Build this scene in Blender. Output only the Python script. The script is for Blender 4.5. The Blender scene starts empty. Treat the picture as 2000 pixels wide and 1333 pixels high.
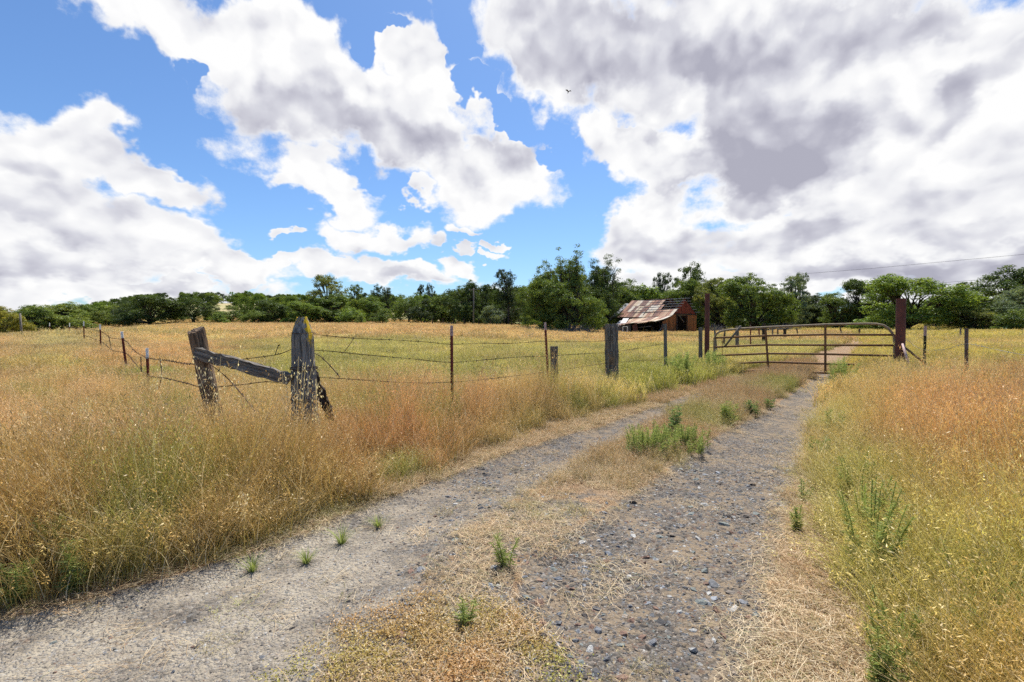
import bpy, bmesh, math, random
import numpy as np
from mathutils import Vector, Matrix, Euler

R = math.radians
rnd = random.Random(11)
rng = np.random.default_rng(11)
S = bpy.context.scene
C = S.collection

# ------------------------------------------------------------------ camera
CAMZ = 1.4
F = 944.0                       # focal length in photo pixels (17 mm on full frame)
PITCH = math.atan(21.5 / F)
cam = bpy.data.cameras.new("camera")
cam.sensor_width = 36.0
cam.lens = 36.0 * F / 2000.0
cam.clip_start = 0.05
cam.clip_end = 4000
camo = bpy.data.objects.new("camera", cam)
C.objects.link(camo)
camo.location = (0, 0, CAMZ)
camo.rotation_euler = (math.pi / 2 - PITCH, 0, 0)
S.camera = camo

def W(px, py, D):
    """a photo point seen at depth D (metres along +Y) -> world"""
    a, b = (px - 1000) / F, (666.5 - py) / F
    c, s = math.cos(PITCH), math.sin(PITCH)
    d = Vector((a, c + b * s, b * c - s))
    d *= D / d.y
    return Vector((d.x, d.y, d.z + CAMZ))

# ------------------------------------------------------------------ node helper
class NT:
    def __init__(s, tree):
        s.t = tree; s.n = tree.nodes; s.l = tree.links
    def new(s, typ, **kw):
        n = s.n.new(typ)
        for k, v in kw.items(): setattr(n, k, v)
        return n
    def put(s, sock, v):
        if isinstance(v, bpy.types.NodeSocket): s.l.new(v, sock)
        elif v is not None:
            if isinstance(v, (tuple, list)) and len(v) == 3 and sock.type == 'RGBA': v = (*v, 1)
            sock.default_value = v
    def m(s, op, a, b=None, c=None, clamp=False):
        n = s.new('ShaderNodeMath', operation=op, use_clamp=clamp)
        s.put(n.inputs[0], a)
        if b is not None: s.put(n.inputs[1], b)
        if c is not None: s.put(n.inputs[2], c)
        return n.outputs[0]
    def v(s, op, a, b=None, c=None):
        n = s.new('ShaderNodeVectorMath', operation=op)
        s.put(n.inputs[0], a)
        if b is not None:
            s.put(n.inputs['Scale'] if op == 'SCALE' else n.inputs[1], b)
        if c is not None: s.put(n.inputs[2], c)
        return n.outputs['Value'] if op in ('LENGTH', 'DOT_PRODUCT', 'DISTANCE') else n.outputs['Vector']
    def noise(s, vec, scale, detail=4, rough=.5, dist=0, out='Fac', lac=2.0, dim='3D'):
        n = s.new('ShaderNodeTexNoise', noise_dimensions=dim)
        s.put(n.inputs['Vector'], vec)
        n.inputs['Scale'].default_value = scale; n.inputs['Detail'].default_value = detail
        n.inputs['Roughness'].default_value = rough; n.inputs['Distortion'].default_value = dist
        n.inputs['Lacunarity'].default_value = lac
        return n.outputs[out]
    def voro(s, vec, scale, feature='F1', out='Distance', rand=1.0, smooth=.5, dim='3D'):
        n = s.new('ShaderNodeTexVoronoi', feature=feature, voronoi_dimensions=dim)
        s.put(n.inputs['Vector'], vec)
        n.inputs['Scale'].default_value = scale; n.inputs['Randomness'].default_value = rand
        if feature == 'SMOOTH_F1': n.inputs['Smoothness'].default_value = smooth
        return n.outputs[out]
    def ss(s, x, a, b, lo=0.0, hi=1.0):
        n = s.new('ShaderNodeMapRange', interpolation_type='SMOOTHSTEP')
        s.put(n.inputs['Value'], x); s.put(n.inputs['From Min'], a); s.put(n.inputs['From Max'], b)
        s.put(n.inputs['To Min'], lo); s.put(n.inputs['To Max'], hi)
        return n.outputs[0]
    def mix(s, f, a, b, mode='MIX'):
        n = s.new('ShaderNodeMix', data_type='RGBA', blend_type=mode)
        s.put(n.inputs[0], f); s.put(n.inputs[6], a); s.put(n.inputs[7], b)
        return n.outputs[2]
    def ramp(s, f, stops, interp='LINEAR'):
        n = s.new('ShaderNodeValToRGB'); n.color_ramp.interpolation = interp
        e = n.color_ramp.elements
        while len(e) < len(stops): e.new(.5)
        for k, (p, c) in enumerate(stops):
            e[k].position = p; e[k].color = (*c, 1)
        s.put(n.inputs[0], f)
        return n.outputs[0]
    def attr(s, name, out='Fac', typ='GEOMETRY'):
        n = s.new('ShaderNodeAttribute', attribute_name=name, attribute_type=typ)
        return n.outputs[out]
    def bump(s, h, strength=.5, dist=.02, normal=None):
        n = s.new('ShaderNodeBump')
        n.inputs['Strength'].default_value = strength; n.inputs['Distance'].default_value = dist
        s.put(n.inputs['Height'], h)
        if normal is not None: s.put(n.inputs['Normal'], normal)
        return n.outputs[0]
    def scale(s, vec, sc):
        return s.v('MULTIPLY', vec, sc)

def mat(name):
    m = bpy.data.materials.new(name); m.use_nodes = True
    m.node_tree.nodes.clear()
    return m, NT(m.node_tree)

def finish(N, col, rough=.8, normal=None, spec=.3, metal=0.0):
    b = N.new('ShaderNodeBsdfPrincipled')
    N.put(b.inputs['Base Color'], col); N.put(b.inputs['Roughness'], rough)
    b.inputs['Specular IOR Level'].default_value = spec
    N.put(b.inputs['Metallic'], metal)
    if normal is not None: N.put(b.inputs['Normal'], normal)
    o = N.new('ShaderNodeOutputMaterial'); N.l.new(b.outputs[0], o.inputs['Surface'])

# ------------------------------------------------------------------ world: sky and clouds, sun
SUN_EL, SUN_AZ = R(62), R(14)           # azimuth from +Y towards +X
world = bpy.data.worlds.new("World"); S.world = world; world.use_nodes = True
world.cycles.sampling_method = 'NONE'
N = NT(world.node_tree); N.n.clear()
sky = N.new('ShaderNodeTexSky', sky_type='NISHITA', sun_disc=False)
sky.sun_elevation = SUN_EL; sky.sun_rotation = SUN_AZ
sky.air_density = 1.0; sky.dust_density = .6; sky.ozone_density = 2.0
SKYK = .10
tc = N.new('ShaderNodeTexCoord')
dirv = N.v('NORMALIZE', tc.outputs['Generated'])
sep = N.new('ShaderNodeSeparateXYZ'); N.l.new(dirv, sep.inputs[0])
az = N.m('ARCTAN2', sep.outputs[0], sep.outputs[1])
el = N.m('ARCSINE', sep.outputs[2])
# warped direction for billowy edges; clouds get finer towards the horizon
elc = N.m('MAXIMUM', el, .02)
comb = N.new('ShaderNodeCombineXYZ')
N.put(comb.inputs[0], az); N.put(comb.inputs[1], N.m('MULTIPLY', N.m('POWER', elc, .72), 1.25)); N.put(comb.inputs[2], 3.3)
P2 = comb.outputs[0]
w1 = N.noise(P2, 5.0, 5, .58, out='Color', dim='2D')
warp = N.v('SCALE', N.v('SUBTRACT', w1, (.5, .5, .5)), .19)
comb2 = N.new('ShaderNodeCombineXYZ'); N.put(comb2.inputs[0], az); N.put(comb2.inputs[1], el)
Pa = N.v('ADD', comb2.outputs[0], N.v('MULTIPLY', warp, (1, 1, 0)))

def azel(px, py):
    p = W(px, py, 1.0) - Vector((0, 0, CAMZ))
    p.normalize()
    return math.atan2(p.x, p.y), math.asin(p.z)

def blob(px, py, rx, ry, rot=0, prev=None):
    a, e = azel(px, py)
    a1, _ = azel(px + rx, py); a0, _ = azel(px - rx, py)
    _, e1 = azel(px, py - ry); _, e0 = azel(px, py + ry)
    n = N.new('ShaderNodeMapping', vector_type='TEXTURE')
    # (the tiny term only orders the evaluation, so the shader stack stays small)
    N.put(n.inputs['Vector'], Pa if prev is None else N.v('MULTIPLY_ADD', prev, (1e-9, 1e-9, 0), Pa))
    n.inputs['Location'].default_value = (a, e, 0)
    n.inputs['Rotation'].default_value = (0, 0, R(-rot))
    n.inputs['Scale'].default_value = ((a1 - a0) / 2, (e1 - e0) / 2, 1)
    return N.m('SUBTRACT', 1.0, N.v('LENGTH', n.outputs[0]))

def union(blobs, k=.25, after=None):
    r = None
    for b in blobs:
        x = blob(*(tuple(b) + (0,) * (5 - len(b))), prev=r if r is not None else after)
        r = x if r is None else N.m('SMOOTH_MAX', r, x, k)
    return r

CL = [  # px, py, rx, ry, clockwise tilt : the clouds of the photograph
 (300, 30, 180, 75, 15), (470, 90, 170, 110, 20), (590, 190, 170, 150, 30), (760, 235, 210, 120, 15),
 (850, 130, 120, 100, 30), (790, 60, 90, 90, 10), (640, 372, 105, 48, 15), (930, 345, 150, 75, 10), (620, 385, 110, 22, 12),
 (1010, 300, 90, 70, 0), (800, 378, 40, 25, 0), (560, 60, 90, 120, 0),
 (70, 290, 130, 90, 10), (170, 300, 120, 75, 35), (310, 365, 100, 48, 20), (120, 420, 240, 120, 5), (300, 470, 150, 75, 20),
 (60, 520, 300, 60, 0), (440, 525, 140, 35, 5), (250, 565, 320, 32, 0), (560, 512, 50, 24, 0), (650, 525, 90, 32, 0),
 (760, 545, 150, 32, 3), (680, 462, 80, 35, 15), (775, 462, 75, 36, 10), (850, 472, 22, 25, -30), (560, 442, 38, 15, 0),
 (905, 441, 42, 11, 8), (920, 488, 30, 11, 5), (965, 483, 14, 9, 0), (960, 506, 20, 9, 0), (880, 520, 50, 25, 0),
 (1130, 60, 230, 140, 20), (1330, 110, 330, 170, 10), (1550, 180, 280, 190, 0), (1220, 290, 120, 50, 15), (1300, 330, 120, 60, 10),
 (1500, 320, 230, 120, 0), (1880, 250, 330, 320, -20), (1250, 440, 115, 60, -20), (1210, 495, 80, 60, 0), (1330, 500, 190, 75, 0),
 (1640, 470, 350, 110, 0), (1950, 500, 300, 110, 0), (1500, 575, 700, 40, 0), (1040, 130, 80, 60, 30), (1170, 255, 90, 40, 30),
 (-250, 450, 350, 250, 0), (-300, 40, 200, 90, 0), (2300, 300, 500, 500, 0), (700, -250, 500, 160, 0), (1700, -250, 800, 330, 0),
]
HOLES = [(705, 50, 38, 80, -15), (885, 60, 26, 80, -15), (928, 155, 24, 70, -25), (990, 222, 70, 24, 30), (1085, 300, 30, 50, -20), (760, 5, 60, 25, 0), (900, 35, 50, 60, 30), (365, 130, 60, 30, 40), (700, 345, 45, 12, 30)]
dens = union(CL, .22)
hol = union(HOLES, .1, dens)
dens = N.m('ADD', dens, N.ss(dens, .02, .45, 0.0, .32))
dens = N.m('SUBTRACT', dens, N.m('MULTIPLY', N.m('MAXIMUM', hol, 0.0), 2.2))
def billow(v, w):
    """cauliflower heads: two sizes of rounded cells"""
    b0 = N.voro(N.v('ADD', v, N.v('SCALE', w, .16)), 4.6, 'SMOOTH_F1', smooth=.35, dim='2D')
    b1 = N.voro(N.v('ADD', v, N.v('SCALE', w, .10)), 11.0, 'SMOOTH_F1', smooth=.45, dim='2D')
    b2 = N.voro(N.v('ADD', v, N.v('SCALE', w, .07)), 29.0, 'SMOOTH_F1', smooth=.4, dim='2D')
    return N.m('ADD', N.m('ADD', N.m('MULTIPLY', N.m('SUBTRACT', .42, b0), .42), N.m('MULTIPLY', N.m('SUBTRACT', .42, b1), .42)), N.m('MULTIPLY', N.m('SUBTRACT', .42, b2), .20))
fb = N.noise(P2, 8.0, 11, .66, dim='2D')
bil = billow(P2, w1)
dd = N.m('ADD', dens, N.m('ADD', N.m('MULTIPLY', N.m('SUBTRACT', fb, .5), 1.5), bil))
alpha = N.m('POWER', N.ss(dd, -.12, .40), .85)
bils = billow(N.v('ADD', P2, (.012, .040, 0)), w1)
grad = N.m('SUBTRACT', bil, bils)
# grey undersides: (blob, shade)
DARK = [(715, 275, 300, 85, 5, .66), (560, 130, 120, 130, 10, .34), (850, 230, 130, 60, 10, .30), (90, 430, 230, 75, 8, .58), (200, 520, 340, 45, 3, .56), (60, 320, 150, 60, 0, .30), (980, 300, 100, 60, 0, .42),
 (380, 555, 200, 22, 3, .48), (780, 555, 150, 18, 0, .3),
 (1150, 90, 320, 180, 10, .68), (1400, 190, 330, 200, 15, .74), (1470, 315, 280, 125, -6, .95), (1650, 60, 480, 160, -8, .66), (1950, -20, 400, 130, -18, .60),
 (1310, 500, 130, 70, 0, .46), (1850, 515, 420, 55, -7, .82), (1600, 460, 260, 60, 0, .46), (1900, 190, 200, 60, -28, .52), (1400, -260, 900, 330, 0, .8), (1650, 565, 400, 22, 0, .55), (1900, 430, 220, 50, -5, .5), (-250, 500, 350, 120, 0, .5), (400, -260, 400, 120, 0, .5)]
dk = None
for b_ in DARK:
    q = N.m('MULTIPLY', N.ss(blob(*b_[:5], prev=(dk if dk is not None else dd)), -.12, .72), b_[5])
    dk = q if dk is None else N.m('SMOOTH_MAX', dk, q, .12)
LITE = [(1335, 235, 55, 85, 20), (1225, 290, 85, 26, 20), (1270, 335, 130, 30, 15), (1780, 330, 280, 60, -15), (1850, 130, 220, 36, -38), (1560, 405, 280, 26, 0), (1960, 300, 90, 60, 0)]
lt = N.ss(union(LITE, .3, dk), -.25, .6)
dk = N.m('MULTIPLY', dk, N.m('SUBTRACT', 1.0, N.m('MULTIPLY', lt, .75)))
soft = N.m('SUBTRACT', N.noise(P2, 3.4, 4, .5, dim='2D'), .5)
rim = N.ss(dd, .05, .62)
dk = N.m('MULTIPLY', dk, .90)
shade = N.m('MULTIPLY', N.m('ADD', dk, N.m('MULTIPLY', N.m('ADD', N.m('MULTIPLY', soft, .42), .07), N.m('SUBTRACT', 1.15, dk))), rim)
shade = N.m('SUBTRACT', shade, N.m('MULTIPLY', grad, 1.45))
shade = N.m('SUBTRACT', shade, N.m('MULTIPLY', N.m('SUBTRACT', fb, .5), .42))
ccol = N.ramp(shade, [(0.0, (1.03, 1.03, 1.03)), (.28, (.90, .905, .935)), (.55, (.70, .705, .775)), (.8, (.55, .55, .635)), (1.0, (.45, .45, .54))])
skyc = N.v('MULTIPLY', sky.outputs[0], (SKYK * .60, SKYK * .79, SKYK * 1.0))
CK = .64
low = N.ss(el, -.05, .0)
full = N.mix(N.m('MULTIPLY', alpha, low), skyc, N.v('SCALE', ccol, CK))
bg = N.new('ShaderNodeBackground'); N.put(bg.inputs[0], full); bg.inputs[1].default_value = 1.0
wo = N.new('ShaderNodeOutputWorld'); N.l.new(bg.outputs[0], wo.inputs[0])

sl = bpy.data.lights.new("sun", 'SUN'); sl.energy = 4.7; sl.angle = R(.5); sl.color = (1, .955, .88)
so = bpy.data.objects.new("sun", sl); C.objects.link(so)
sd = Vector((math.sin(SUN_AZ) * math.cos(SUN_EL), math.cos(SUN_AZ) * math.cos(SUN_EL), math.sin(SUN_EL)))
so.rotation_euler = sd.to_track_quat('Z', 'Y').to_euler(); so.location = sd * 300

S.view_settings.view_transform = 'Standard'; S.view_settings.look = 'None'
S.view_settings.gamma = 1.0; S.view_settings.use_curve_mapping = False
S.view_settings.exposure = .6
S.cycles.max_bounces = 5; S.cycles.diffuse_bounces = 2; S.cycles.transmission_bounces = 3; S.cycles.glossy_bounces = 2
S.cycles.transparent_max_bounces = 4
S.cycles.use_adaptive_sampling = True; S.cycles.adaptive_threshold = .02; S.cycles.use_denoising = False

# ------------------------------------------------------------------ tagging and building helpers
def tag(o, label=None, cat=None, group=None, kind=None):
    if label: o["label"] = label
    if cat: o["category"] = cat
    if group: o["group"] = group
    if kind: o["kind"] = kind
    return o

def mesh_np(name, V, Fq, smooth=False):
    """mesh from vertex array and an (m,k) face array"""
    V = np.ascontiguousarray(V, dtype=np.float32); Fq = np.ascontiguousarray(Fq, dtype=np.int32)
    me = bpy.data.meshes.new(name)
    me.vertices.add(len(V)); me.vertices.foreach_set('co', V.ravel())
    k = Fq.shape[1]
    me.loops.add(Fq.size); me.loops.foreach_set('vertex_index', Fq.ravel())
    me.polygons.add(len(Fq)); me.polygons.foreach_set('loop_start', np.arange(0, Fq.size, k, dtype=np.int32))
    me.polygons.foreach_set('loop_total', np.full(len(Fq), k, dtype=np.int32))
    if smooth: me.polygons.foreach_set('use_smooth', np.ones(len(Fq), dtype=bool))
    me.update(calc_edges=True)
    return me

def attrf(me, name, arr, typ='FLOAT', dom='POINT'):
    a = me.attributes.new(name, typ, dom)
    arr = np.ascontiguousarray(arr, dtype=np.float32)
    key = {'FLOAT': 'value', 'FLOAT_VECTOR': 'vector', 'FLOAT_COLOR': 'color'}[typ]
    a.data.foreach_set(key, arr.ravel())

def link(name, me, parent=None, m=None, coll=None):
    o = bpy.data.objects.new(name, me); (coll or C).objects.link(o)
    if parent is not None: o.parent = parent
    if m is not None and me is not None and len(me.materials) == 0: me.materials.append(m)
    return o

def empty(name, loc, rz=0, rot=None):
    o = bpy.data.objects.new(name, None); C.objects.link(o)
    o.location = loc; o.rotation_euler = rot if rot else (0, 0, rz)
    o.empty_display_size = .2
    return o

class MB:
    def __init__(s): s.V = []; s.F = []; s.mi = []; s.k = 0
    def add(s, vs, fs, mi=0):
        b = len(s.V); s.V += [tuple(v) for v in vs]
        s.F += [tuple(i + b for i in f) for f in fs]; s.mi += [mi] * len(fs)
    def box(s, c, size, rot=None, mi=0):
        hx, hy, hz = [a / 2 for a in size]
        M = (rot if isinstance(rot, Matrix) else Euler(rot or (0, 0, 0)).to_matrix())
        vs = [Vector(c) + M @ Vector((x, y, z)) for x in (-hx, hx) for y in (-hy, hy) for z in (-hz, hz)]
        s.add(vs, [(0, 1, 3, 2), (4, 6, 7, 5), (0, 4, 5, 1), (2, 3, 7, 6), (0, 2, 6, 4), (1, 5, 7, 3)], mi)
    def beam(s, a, b, w, h, up=(0, 0, 1), mi=0):
        a, b = Vector(a), Vector(b); d = (b - a); L = d.length
        if L < 1e-6: return
        d /= L; u = Vector(up)
        if abs(d.dot(u)) > .99: u = Vector((1, 0, 0))
        x = d.cross(u).normalized(); z = x.cross(d).normalized()
        M = Matrix((x, d, z)).transposed()
        s.box((a + b) / 2, (w, L, h), M, mi)
    def tube(s, pts, rad, seg=8, caps=True, mi=0, jit=None):
        pts = [Vector(p) for p in pts]; n = len(pts)
        rad = rad if isinstance(rad, (list, tuple)) else [rad] * n
        prev = None; rings = []
        for i, p in enumerate(pts):
            t = (pts[min(i + 1, n - 1)] - pts[max(i - 1, 0)]).normalized()
            if prev is None:
                x = t.orthogonal().normalized()
            else:
                x = (prev - t * prev.dot(t))
                x = x.normalized() if x.length > 1e-6 else t.orthogonal().normalized()
            prev = x; y = t.cross(x)
            rings.append([p + (x * math.cos(2 * math.pi * k / seg) + y * math.sin(2 * math.pi * k / seg)) * rad[i] * (jit(i, k) if jit else 1) for k in range(seg)])
        vs = [v for r in rings for v in r]; fs = []
        for i in range(n - 1):
            for k in range(seg):
                k2 = (k + 1) % seg
                fs.append((i * seg + k, i * seg + k2, (i + 1) * seg + k2, (i + 1) * seg + k))
        if caps:
            fs.append(tuple(range(seg - 1, -1, -1))); fs.append(tuple((n - 1) * seg + k for k in range(seg)))
        s.add(vs, fs, mi)
    def build(s, name, mats, parent=None, smooth=False):
        me = bpy.data.meshes.new(name); me.from_pydata(s.V, [], s.F)
        for m in (mats if isinstance(mats, (list, tuple)) else [mats]): me.materials.append(m)
        me.polygons.foreach_set('material_index', s.mi)
        if smooth: me.polygons.foreach_set('use_smooth', [True] * len(s.F))
        me.update()
        return link(name, me, parent)

# ------------------------------------------------------------------ terrain
ctrl = []
for px in range(-400, 2500, 350):
    for D, z in ((.5, 0), (2, 0), (4, 0), (7, 0.0)):
        p = W(px, 645, D); ctrl.append((p.x, p.y, z))
for px, D, z in [
    (-300, 14, .15), (0, 14, .2), (150, 14, .2), (240, 13, .1), (287, 9, .0), (195, 20, .42), (160, 27, .68), (60, 22, .48), (-300, 30, .6), (0, 33, .72), (100, 34, 1.0), (180, 38, 1.1),
    (0, 55, .1), (100, 62, .2), (-300, 60, -.5), (0, 85, -.8), (-400, 110, -2), (120, 95, 1.0), (0, 130, 0),
    (400, 14, .15), (600, 14, .1), (350, 30, .7), (300, 55, 1.5), (300, 78, 2.1), (450, 80, 2.35), (600, 85, 2.5), (600, 30, .7), (600, 50, 1.5), (800, 14, .1), (800, 30, .7), (800, 50, 1.4), (800, 85, 2.4),
    (1000, 10, .05), (1000, 20, .3), (1000, 40, .9), (1000, 70, 1.75), (1000, 85, 1.95), (1200, 12, .1), (1200, 30, .45), (1200, 50, .62), (1220, 72, .95), (1312, 67, .88), (1370, 71, .88), (1300, 85, 1.05), (1283, 65, .86), (1330, 50, .55),
    (1393, 15, .12), (1500, 14, .12), (1640, 13, .17), (1750, 12.4, .2), (1400, 25, .4), (1600, 25, .5), (1600, 45, .95), (1600, 65, 1.2), (1450, 60, .85),
    (1900, 12, .2), (2100, 14, .25), (1800, 25, .5), (2100, 30, .7), (1900, 45, 1.05), (1850, 60, 1.25), (2200, 60, 1.6), (2400, 90, 2),
    (250, 130, 5.5), (400, 130, 6.0), (600, 130, 5.5), (800, 130, 4.5), (1000, 130, 3.2), (300, 220, 13), (450, 220, 13.5), (600, 220, 12.5), (800, 220, 10), (1000, 220, 7), (1200, 200, 5), (1500, 200, 4), (1900, 200, 5),
    (150, 180, 6), (0, 220, 4), (-300, 220, 2), (0, 400, 8), (500, 400, 15), (1000, 400, 10), (1500, 400, 6), (2100, 400, 8)]:
    p = W(px, 645, D); ctrl.append((p.x, p.y, z))
for x, y in ((0, -10), (-20, -10), (20, -10), (0, -60), (-120, -60), (120, -60), (-400, 0), (400, 0), (-60, 0), (60, 0), (-700, 700), (700, 700), (0, 800), (-700, -100), (700, -100)):
    ctrl.append((x, y, .0 if y < 100 else 8))
ctrl = np.array(ctrl)
def warpc(x, y):
    """log-polar compression keeps the spline well behaved from 1 m to 800 m"""
    r = np.sqrt(x * x + y * y) + 1e-6
    q = 2.2 * np.log1p(r / 6.0) / r
    return x * q, y * q
def tpsk(d2): return np.where(d2 > 1e-12, d2 * np.log(d2 + 1e-12), 0)
cx_, cy_ = warpc(ctrl[:, 0], ctrl[:, 1])
_n = len(ctrl)
K = tpsk((cx_[:, None] - cx_[None]) ** 2 + (cy_[:, None] - cy_[None]) ** 2) + np.eye(_n) * .006
Pm = np.stack([np.ones(_n), cx_, cy_], 1)
A = np.zeros((_n + 3, _n + 3)); A[:_n, :_n] = K; A[:_n, _n:] = Pm; A[_n:, :_n] = Pm.T
sol = np.linalg.solve(A, np.concatenate([ctrl[:, 2], np.zeros(3)]))

def vn(x, y, s, seed=0):
    """cheap smooth value noise -1..1"""
    x = np.asarray(x, float) * s + seed * 17.13; y = np.asarray(y, float) * s + seed * 7.71
    xi = np.floor(x); yi = np.floor(y); fx = x - xi; fy = y - yi
    def h(a, b):
        t = np.sin(a * 127.1 + b * 311.7 + seed * 1.7) * 43758.5453
        return (t - np.floor(t)) * 2 - 1
    ux = fx * fx * (3 - 2 * fx); uy = fy * fy * (3 - 2 * fy)
    return (h(xi, yi) * (1 - ux) + h(xi + 1, yi) * ux) * (1 - uy) + (h(xi, yi + 1) * (1 - ux) + h(xi + 1, yi + 1) * ux) * uy

def cv(y, pts):
    a = np.array(pts, float); return np.interp(y, a[:, 1], a[:, 0])
def xL(y): return cv(y, [(-8, .6), (-5.5, 1.5), (-3.6, 2.0), (-2.52, 2.38), (-2.22, 2.62), (-1.77, 3.04), (-1.56, 3.35), (-1.25, 3.94), (-.76, 4.8), (-.36, 5.6), (.35, 6.6), (1.8, 8.5), (4.0, 11.2), (6.6, 14.2), (9.8, 16.8), (14.2, 22), (18.2, 27), (24.6, 35), (34, 50)])
def xG(y): return xL(y) + np.interp(y, [2, 4, 5.6, 7, 9, 12], [.1, .12, .35, .6, .6, .7])
def xA(y): return cv(y, [(-1.0, .5), (-.8, 1.92), (-.6, 2.4), (-.35, 3.35), (.1, 4.2), (1.2, 5.87), (2.8, 8.3), (5.0, 11), (7.5, 14.3), (10.2, 16.8), (14.3, 22), (18.4, 27), (24.7, 35), (34.1, 50)])
def xB(y): return cv(y, [(-.7, .5), (-.08, 1.92), (0.05, 2.9), (.5, 3.5), (1.15, 4.33), (2.7, 6.4), (4.5, 8.5), (8.1, 13), (10.6, 16.8), (14.4, 22), (18.5, 27), (24.8, 35), (34.2, 50)])
def xC(y): return cv(y, [(.7, .5), (1.02, 1.92), (1.66, 2.9), (2.6, 4.33), (4.05, 6.4), (5.5, 8.5), (9.0, 13), (11.7, 16.8), (15.6, 22), (19.7, 27), (25.7, 35), (35, 50)])
def xR(y): return cv(y, [(1.1, .5), (1.46, 1.92), (2.0, 2.9), (2.4, 3.7), (3.2, 5.2), (4.5, 7.1), (6.6, 9.8), (9.3, 13.2), (12.0, 16.8), (15.9, 22), (20.0, 27), (25.9, 35), (35.2, 50)])
def sst(x, a, b):
    t = np.clip((x - a) / (b - a), 0, 1); return t * t * (3 - 2 * t)

def H(x, y):
    x = np.asarray(x, float); y = np.asarray(y, float)
    sh = x.shape; xf = x.ravel(); yf = y.ravel(); out = np.empty(len(xf))
    for i in range(0, len(xf), 20000):
        wx, wy = warpc(xf[i:i + 20000], yf[i:i + 20000])
        k = tpsk((wx[:, None] - cx_[None]) ** 2 + (wy[:, None] - cy_[None]) ** 2)
        out[i:i + 20000] = k @ sol[:_n] + sol[_n] + sol[_n + 1] * wx + sol[_n + 2] * wy
    out = out.reshape(sh)
    r = np.sqrt(x * x + y * y)
    out = out + .05 * vn(x, y, .35, 3) * sst(r, 6, 20) + .015 * vn(x, y, 1.3, 4)
    # worn wheel ruts and the small bank under the tall grass
    near = (y > .3) & (y < 60)
    rut = np.where(near, sst(x, xG(y) - .1, xG(y) + .3) * (1 - sst(x, xA(y) - .3, xA(y) + .1)) + sst(x, xB(y) - .1, xB(y) + .3) * (1 - sst(x, xC(y) - .3, xC(y) + .1)), 0)
    bank = np.where(y > .3, (1 - sst(x, xL(y) - .5, xL(y) + .1)) * .07 + sst(x, xR(y) - .05, xR(y) + .5) * .06, .05)
    return out - .045 * rut + bank * (1 - sst(y, 12, 30))
def gz(x, y): return float(H(np.array([x]), np.array([y]))[0])

def grade(n, span, b):
    t = np.linspace(-1, 1, n); return span * np.sinh(b * t) / np.sinh(b)
gx = grade(521, 800, 7.6)
gy = np.concatenate([-grade(121, 90, 4.5)[61:][::-1] + .6, .6 + 820 * np.sinh(7.4 * np.linspace(0, 1, 460)) / np.sinh(7.4)])
gy = np.unique(np.round(gy, 4))
X, Y = np.meshgrid(gx + 0.6, gy)
Z = H(X, Y)
nx, ny = len(gx), len(gy)
V = np.stack([X.ravel(), Y.ravel(), Z.ravel()], 1)
ii = (np.arange(ny - 1)[:, None] * nx + np.arange(nx - 1)[None]).ravel()
Fq = np.stack([ii, ii + 1, ii + nx + 1, ii + nx], 1)
me = mesh_np("ground", V, Fq, True)

def masks(x, y):
    """how much bare gravel, pale dust, straw there is at a point"""
    near = sst(y, -2, .6)
    rutL = sst(x, xG(y) - .1, xG(y) + .12) * (1 - sst(x, xA(y) - .12, xA(y) + .2))
    rutR = sst(x, xB(y) - .15, xB(y) + .2) * (1 - sst(x, xC(y) - .25, xC(y) + .12))
    fade = 1 - sst(y, 9, 17)
    midn = sst(x, xA(y) - .3, xA(y) + .1) * (1 - sst(x, xB(y) - .1, xB(y) + .2)) * (1 - sst(y, 3.4, 5.2)) * .62
    g = np.clip(np.maximum(np.maximum(rutL, rutR) * (.35 + .65 * fade), midn), 0, 1)
    g = np.where(y < .6, np.where((x > xL(np.full_like(y, .6))) & (x < 1.2), .9, 0), g)
    pale = rutL * (1 - sst(y, 3.2, 5.5)) * (1 - sst(x, -1.2, -.3) * .55)
    straw = np.where(y > .3, sst(x, xL(y) - .25, xL(y) + .05) * (1 - sst(x, xR(y) - .05, xR(y) + .35)), 0)
    return g, pale, straw
g_, p_, s_ = masks(X.ravel(), Y.ravel())
attrf(me, 'gravel', g_); attrf(me, 'pale', p_); attrf(me, 'straw', s_)

m, N = mat("ground_soil")
geo = N.new('ShaderNodeNewGeometry'); Pp = geo.outputs['Position']
ga = N.attr('gravel'); pa = N.attr('pale'); sa = N.attr('straw')
n1 = N.noise(Pp, 2.3, 6, .6); n2 = N.noise(Pp, 14, 5, .65); n3 = N.noise(Pp, 90, 3, .6)
# gravel
wv = N.v('ADD', Pp, N.v('SCALE', N.noise(Pp, 30, 3, .6, out='Color'), .012))
vc = N.voro(wv, 42, out='Color'); vd = N.voro(wv, 42)
vc2 = N.voro(wv, 120, out='Color'); vd2 = N.voro(wv, 120)
sepc = N.new('ShaderNodeSeparateColor'); N.l.new(vc, sepc.inputs[0])
sepc2 = N.new('ShaderNodeSeparateColor'); N.l.new(vc2, sepc2.inputs[0])
stops = [(0, (.06, .055, .05)), (.16, (.11, .105, .10)), (.36, (.19, .18, .165)), (.56, (.27, .235, .19)), (.72, (.23, .24, .25)), (.86, (.20, .14, .105)), (.95, (.42, .40, .37))]
gc1 = N.ramp(sepc.outputs[0], stops); gc2 = N.ramp(sepc2.outputs[0], stops)
gcol = N.mix(N.ss(sepc.outputs[1], .45, .62), gc2, gc1)
gcol = N.mix(N.m('MULTIPLY', N.ss(N.m('ADD', n2, N.m('MULTIPLY', N.m('SUBTRACT', n1, .5), .8)), .42, .62), .85), gcol, (.40, .32, .225))
pcol = N.mix(N.ss(n2, .3, .7), (.29, .245, .185), (.38, .335, .26))
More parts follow.
